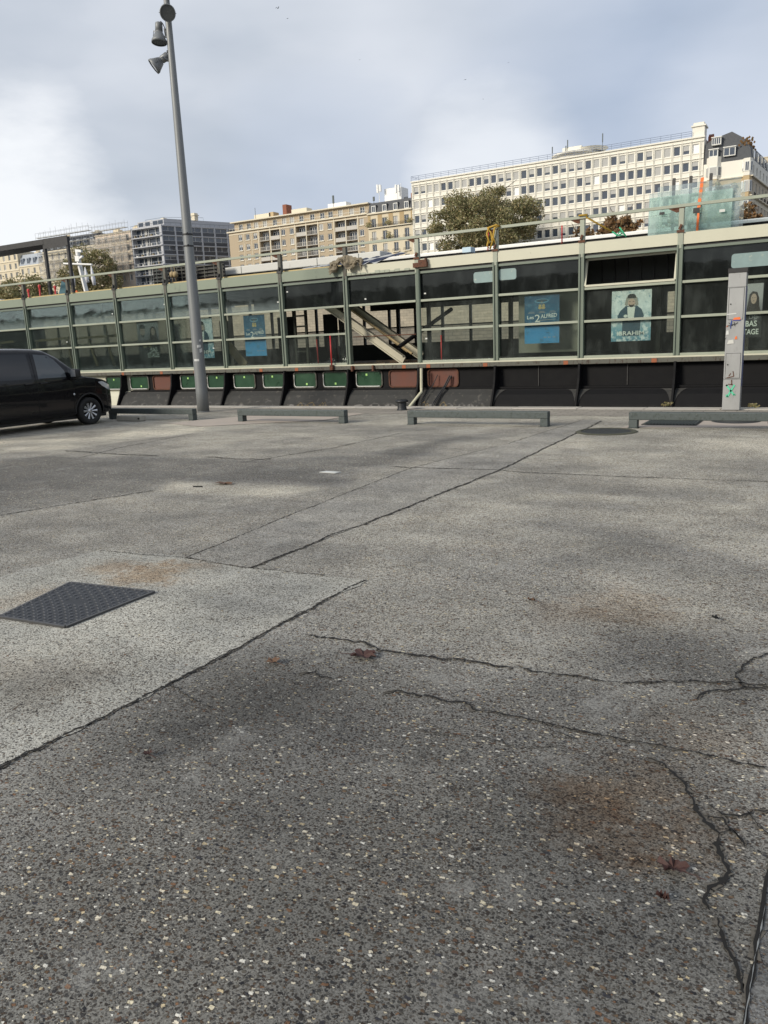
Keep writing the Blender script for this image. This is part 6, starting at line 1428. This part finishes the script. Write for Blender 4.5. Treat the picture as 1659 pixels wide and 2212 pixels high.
t,P=bay(-14.5,-13.1,24.9,27.4,K['whitewall'],proj=.55); baywin(P,25.5,26.95,(3,0,0))
t,P=bay(-14.5,-13.1,17,24.88,K['tan'],proj=.55); baywin(P,22.5,24.2,(3,1,0)); baywin(P,19.8,21.3,(1,0,0))
def dormer(u0_,u1_,z0_,z1_,n,d0=-.25):
    mb=MB(); slab(mb,f,u0_,u1_,z0_,z1_,d0,1.8); slab(mb,f,u0_-.1,u1_+.1,z1_,z1_+.12,d0-.15,1.8); d_=mb.build('dormer',K['winwhite'],cb)
    for k in range(n): mb=MB(); a=u0_+.08+(u1_-u0_-.1)*k/n; slab(mb,f,a,a+(u1_-u0_-.1)/n-.1,z0_+.12,z1_-.1,d0-.02,d0-.001); mb.build('pane',K['winglass'],d_)
dormer(-19.1,-17.75,30.0,31.05,4); dormer(-19.4,-18.1,28.25,29.3,2,-.5); dormer(-17.3,-15.6,28.1,29.35,2,-.3)
for i in range(6):
    mb=MB(); slab(mb,fS,1.6+3.2*i,2.7+3.2*i,27.5,28.9,.05,1.4); d_=mb.build('dormer',K['winwhite'],cb); mb=MB(); slab(mb,fS,1.75+3.2*i,2.55+3.2*i,27.65,28.7,.03,.048); mb.build('pane',K['winglass'],d_)
mb=MB(); P=fS(19,27.3,1.2); mb.box(P.x-1.2,P.x+.9,P.y,P.y+1.2,27.3,30.6); mb.box(P.x-1.3,P.x+1.0,P.y-.1,P.y+1.3,30.6,30.75); mb.build('chimney',K['creamstone'],cb)
mb=MB(); mb.box(-20.0,-19.2,142.2,143.4,30.0,31.9); 
for k in range(4): mb.lathe([(.11,31.9),(.09,32.3)],(-19.9+.2*k,142.8,0),(0,0,1),7)
mb.build('chimney',K['brick'],cb)
mb=MB()
for j in range(160): q=fS(2.5+random.gauss(0,1.6),29.4+abs(random.gauss(0,.55)),1.3+random.gauss(0,.4)); s=.2; mb.add([q+Vector((-s,0,0)),q+Vector((0,-.1,s)),q+Vector((s,0,0)),q+Vector((0,.1,-s))],[(0,1,2,3)])
tag(mb.build('roof_garden_shrub',K['leafbrown']),'dark reddish shrub on the edge of the slate roof','shrub')
eb=thing('pale_balcony_building','pale building with dark balconies at the right edge behind the corner building','building',(-2,185,GZ))
mb=MB(); mb.box(-12,8,185,198,GZ,36); mb.build('wall',K['whitewall'],eb)
for k in range(6): z=34.5-2.9*k; mb=MB(); mb.box(-12.1,8,184.6,185.05,z-1.4,z); mb.build('balcony',K['spandrel'],eb)

# ------------------------------------------------------------------ trees
def tree(name,lab,X,Y,zb,zt,rx,nleaf,m,ls=.32,seed=0,group='trees across the river',low=.30):
    r=np.random.default_rng(seed); t=thing(name,lab,'tree',(X,Y,zb),group); h=zt-zb
    mb=MB(); pts=[Vector((X+.15*math.sin(k),Y,zb+h*.75*k/6)) for k in range(7)]; mb.tube(pts,[.42,.38,.34,.28,.2,.12,.05],9)
    limbs=[]
    for k in range(13):
        a=k*2.4+seed; z0_=zb+h*(.25+.04*k); L=rx*(.9-.03*k)*r.uniform(.7,1.0); e=Vector((X+math.cos(a)*L,Y+math.sin(a)*L,z0_+h*r.uniform(.15,.38))); s=Vector((X,Y,z0_)); md_=s.lerp(e,.5)+Vector((0,0,h*.05))
        mb.tube([s,md_,e],[.16,.1,.03],6); limbs.append((s,md_,e))
    mb.build('trunk',K['bark'],t,True)
    # clumps
    nc_=150; cen=[];rad=[]
    while len(cen)<nc_:
        p=r.normal(size=3); p/=np.linalg.norm(p); p*=r.uniform(.25,1)**.5
        if p[2]<-.75: continue
        wob=1+.16*math.sin(3*math.atan2(p[1],p[0])+seed)+.1*math.sin(5*p[2]+seed*2)
        cen.append((X+p[0]*rx*.88*wob,Y+p[1]*rx*.85,zb+h*(low+(1-low)*.5)+p[2]*h*(1-low)*.46*wob)); rad.append(r.uniform(.11,.22)*rx)
    cen=np.array(cen); rad=np.array(rad); ci=r.integers(0,nc_,nleaf); d=r.normal(size=(nleaf,3)); d/=np.linalg.norm(d,axis=1,keepdims=True); d*=(r.uniform(.15,1,nleaf)**.45)[:,None]
    c=cen[ci]+d*rad[ci][:,None]*np.array([1,1,.75])
    stray=r.random(nleaf)<.05; c[stray]+=r.normal(size=(stray.sum(),3))*rx*.06
    a=r.normal(size=(nleaf,3)); a/=np.linalg.norm(a,axis=1,keepdims=True); b_=np.cross(a,r.normal(size=(nleaf,3))); b_/=np.linalg.norm(b_,axis=1,keepdims=True); s=(ls*r.uniform(.6,1.3,nleaf))[:,None]
    vs=np.stack([c-a*s,c-b_*s*.55,c+a*s,c+b_*s*.55],1).reshape(-1,3)
    me=bpy.data.meshes.new('crown'); me.vertices.add(nleaf*4); me.vertices.foreach_set('co',vs.ravel()); me.loops.add(nleaf*4); me.loops.foreach_set('vertex_index',np.arange(nleaf*4)); me.polygons.add(nleaf); me.polygons.foreach_set('loop_start',np.arange(0,nleaf*4,4)); me.polygons.foreach_set('loop_total',np.full(nleaf,4)); me.materials.append(m); me.update(calc_edges=True); me.validate()
    o=bpy.data.objects.new('crown',me); link(o,t); return t
tree('plane_tree','large olive brown tree in front of the white office block',-52.4,128,GZ,27.0,9.9,42000,K['leafautumn'],.20,3)
P=at(200,560,128); tree('plane_tree','rounded olive tree right of the white mast and canopy',-154,132,GZ,26.4,8.0,14000,K['leafautumn'],.27,8)
P=at(60,620,128); tree('plane_tree','low olive tree at the far left behind the canopy posts',-176,130,GZ,21.5,8.5,7000,K['leafautumn'],.36,5)
tree('plane_tree','low olive tree at the left edge of the picture',-190,130,GZ,21.2,9,7000,K['leafautumn'],.36,6)
tree('plane_tree','small brown leaved tree left of the glass sheets',-30.6,130,GZ,20.3,3.6,4200,K['leafbrown'],.30,9)
tree('plane_tree','small brown leaved tree nearest the green strap',-37.0,130,GZ,18.6,3.6,3200,K['leafbrown'],.30,12)
tree('plane_tree','pale olive tree behind the glass sheets in front of the corner building',-16.2,131,GZ,22.6,3.6,3600,K['leafautumn'],.30,14)
tree('plane_tree','thin brown tree behind the glass sheets and orange strap',-21.2,131,GZ,21.3,3.0,1800,K['leafbrown'],.28,15)
tree('plane_tree','sparse brown tree beside the corner building edge',-12.3,130,GZ,20.0,2.2,1500,K['leafbrown'],.28,16)

# ------------------------------------------------------------------ birds
def bird(px,py,D,span,lab,flap):
    P=Vector((0,0,H))+Vector(_ray(px,py))*D; mb=MB(); s=span/2
    mb.tube([P+Vector((-.02,-.16,0))*span,P,P+Vector((.02,.2,.02))*span],[.02*span,.07*span,.02*span],6)
    for k in (-1,1): mb.add([P+Vector((0,-.08*span,0)),P+Vector((k*s*.5,-.02*span,flap*s*.6)),P+Vector((k*s,-.1*span,flap*s*.1)),P+Vector((k*s*.5,.1*span,flap*s*.5)),P+Vector((0,.1*span,0))],[(0,1,3,4),(1,2,3)])
    tag(mb.build('bird',K['darkmetal']),lab,'bird','birds in the sky')
bird(600,18,60,.42,'dark bird with drooping wings, topmost and largest of the flock',.9); bird(621,40,60,.28,'dark bird gliding just below the topmost bird',.1)
for px,py in ((777,129),(1098,135),(1005,172),(1044,214)): bird(px,py,75,.24 if px!=1005 else .4,{777:'small bird alone in the sky above the beige block',1098:'small bird high above the white block',1005:'wide winged bird in the middle of the sky',1044:'small bird just below the wide winged bird'}[px],.15)
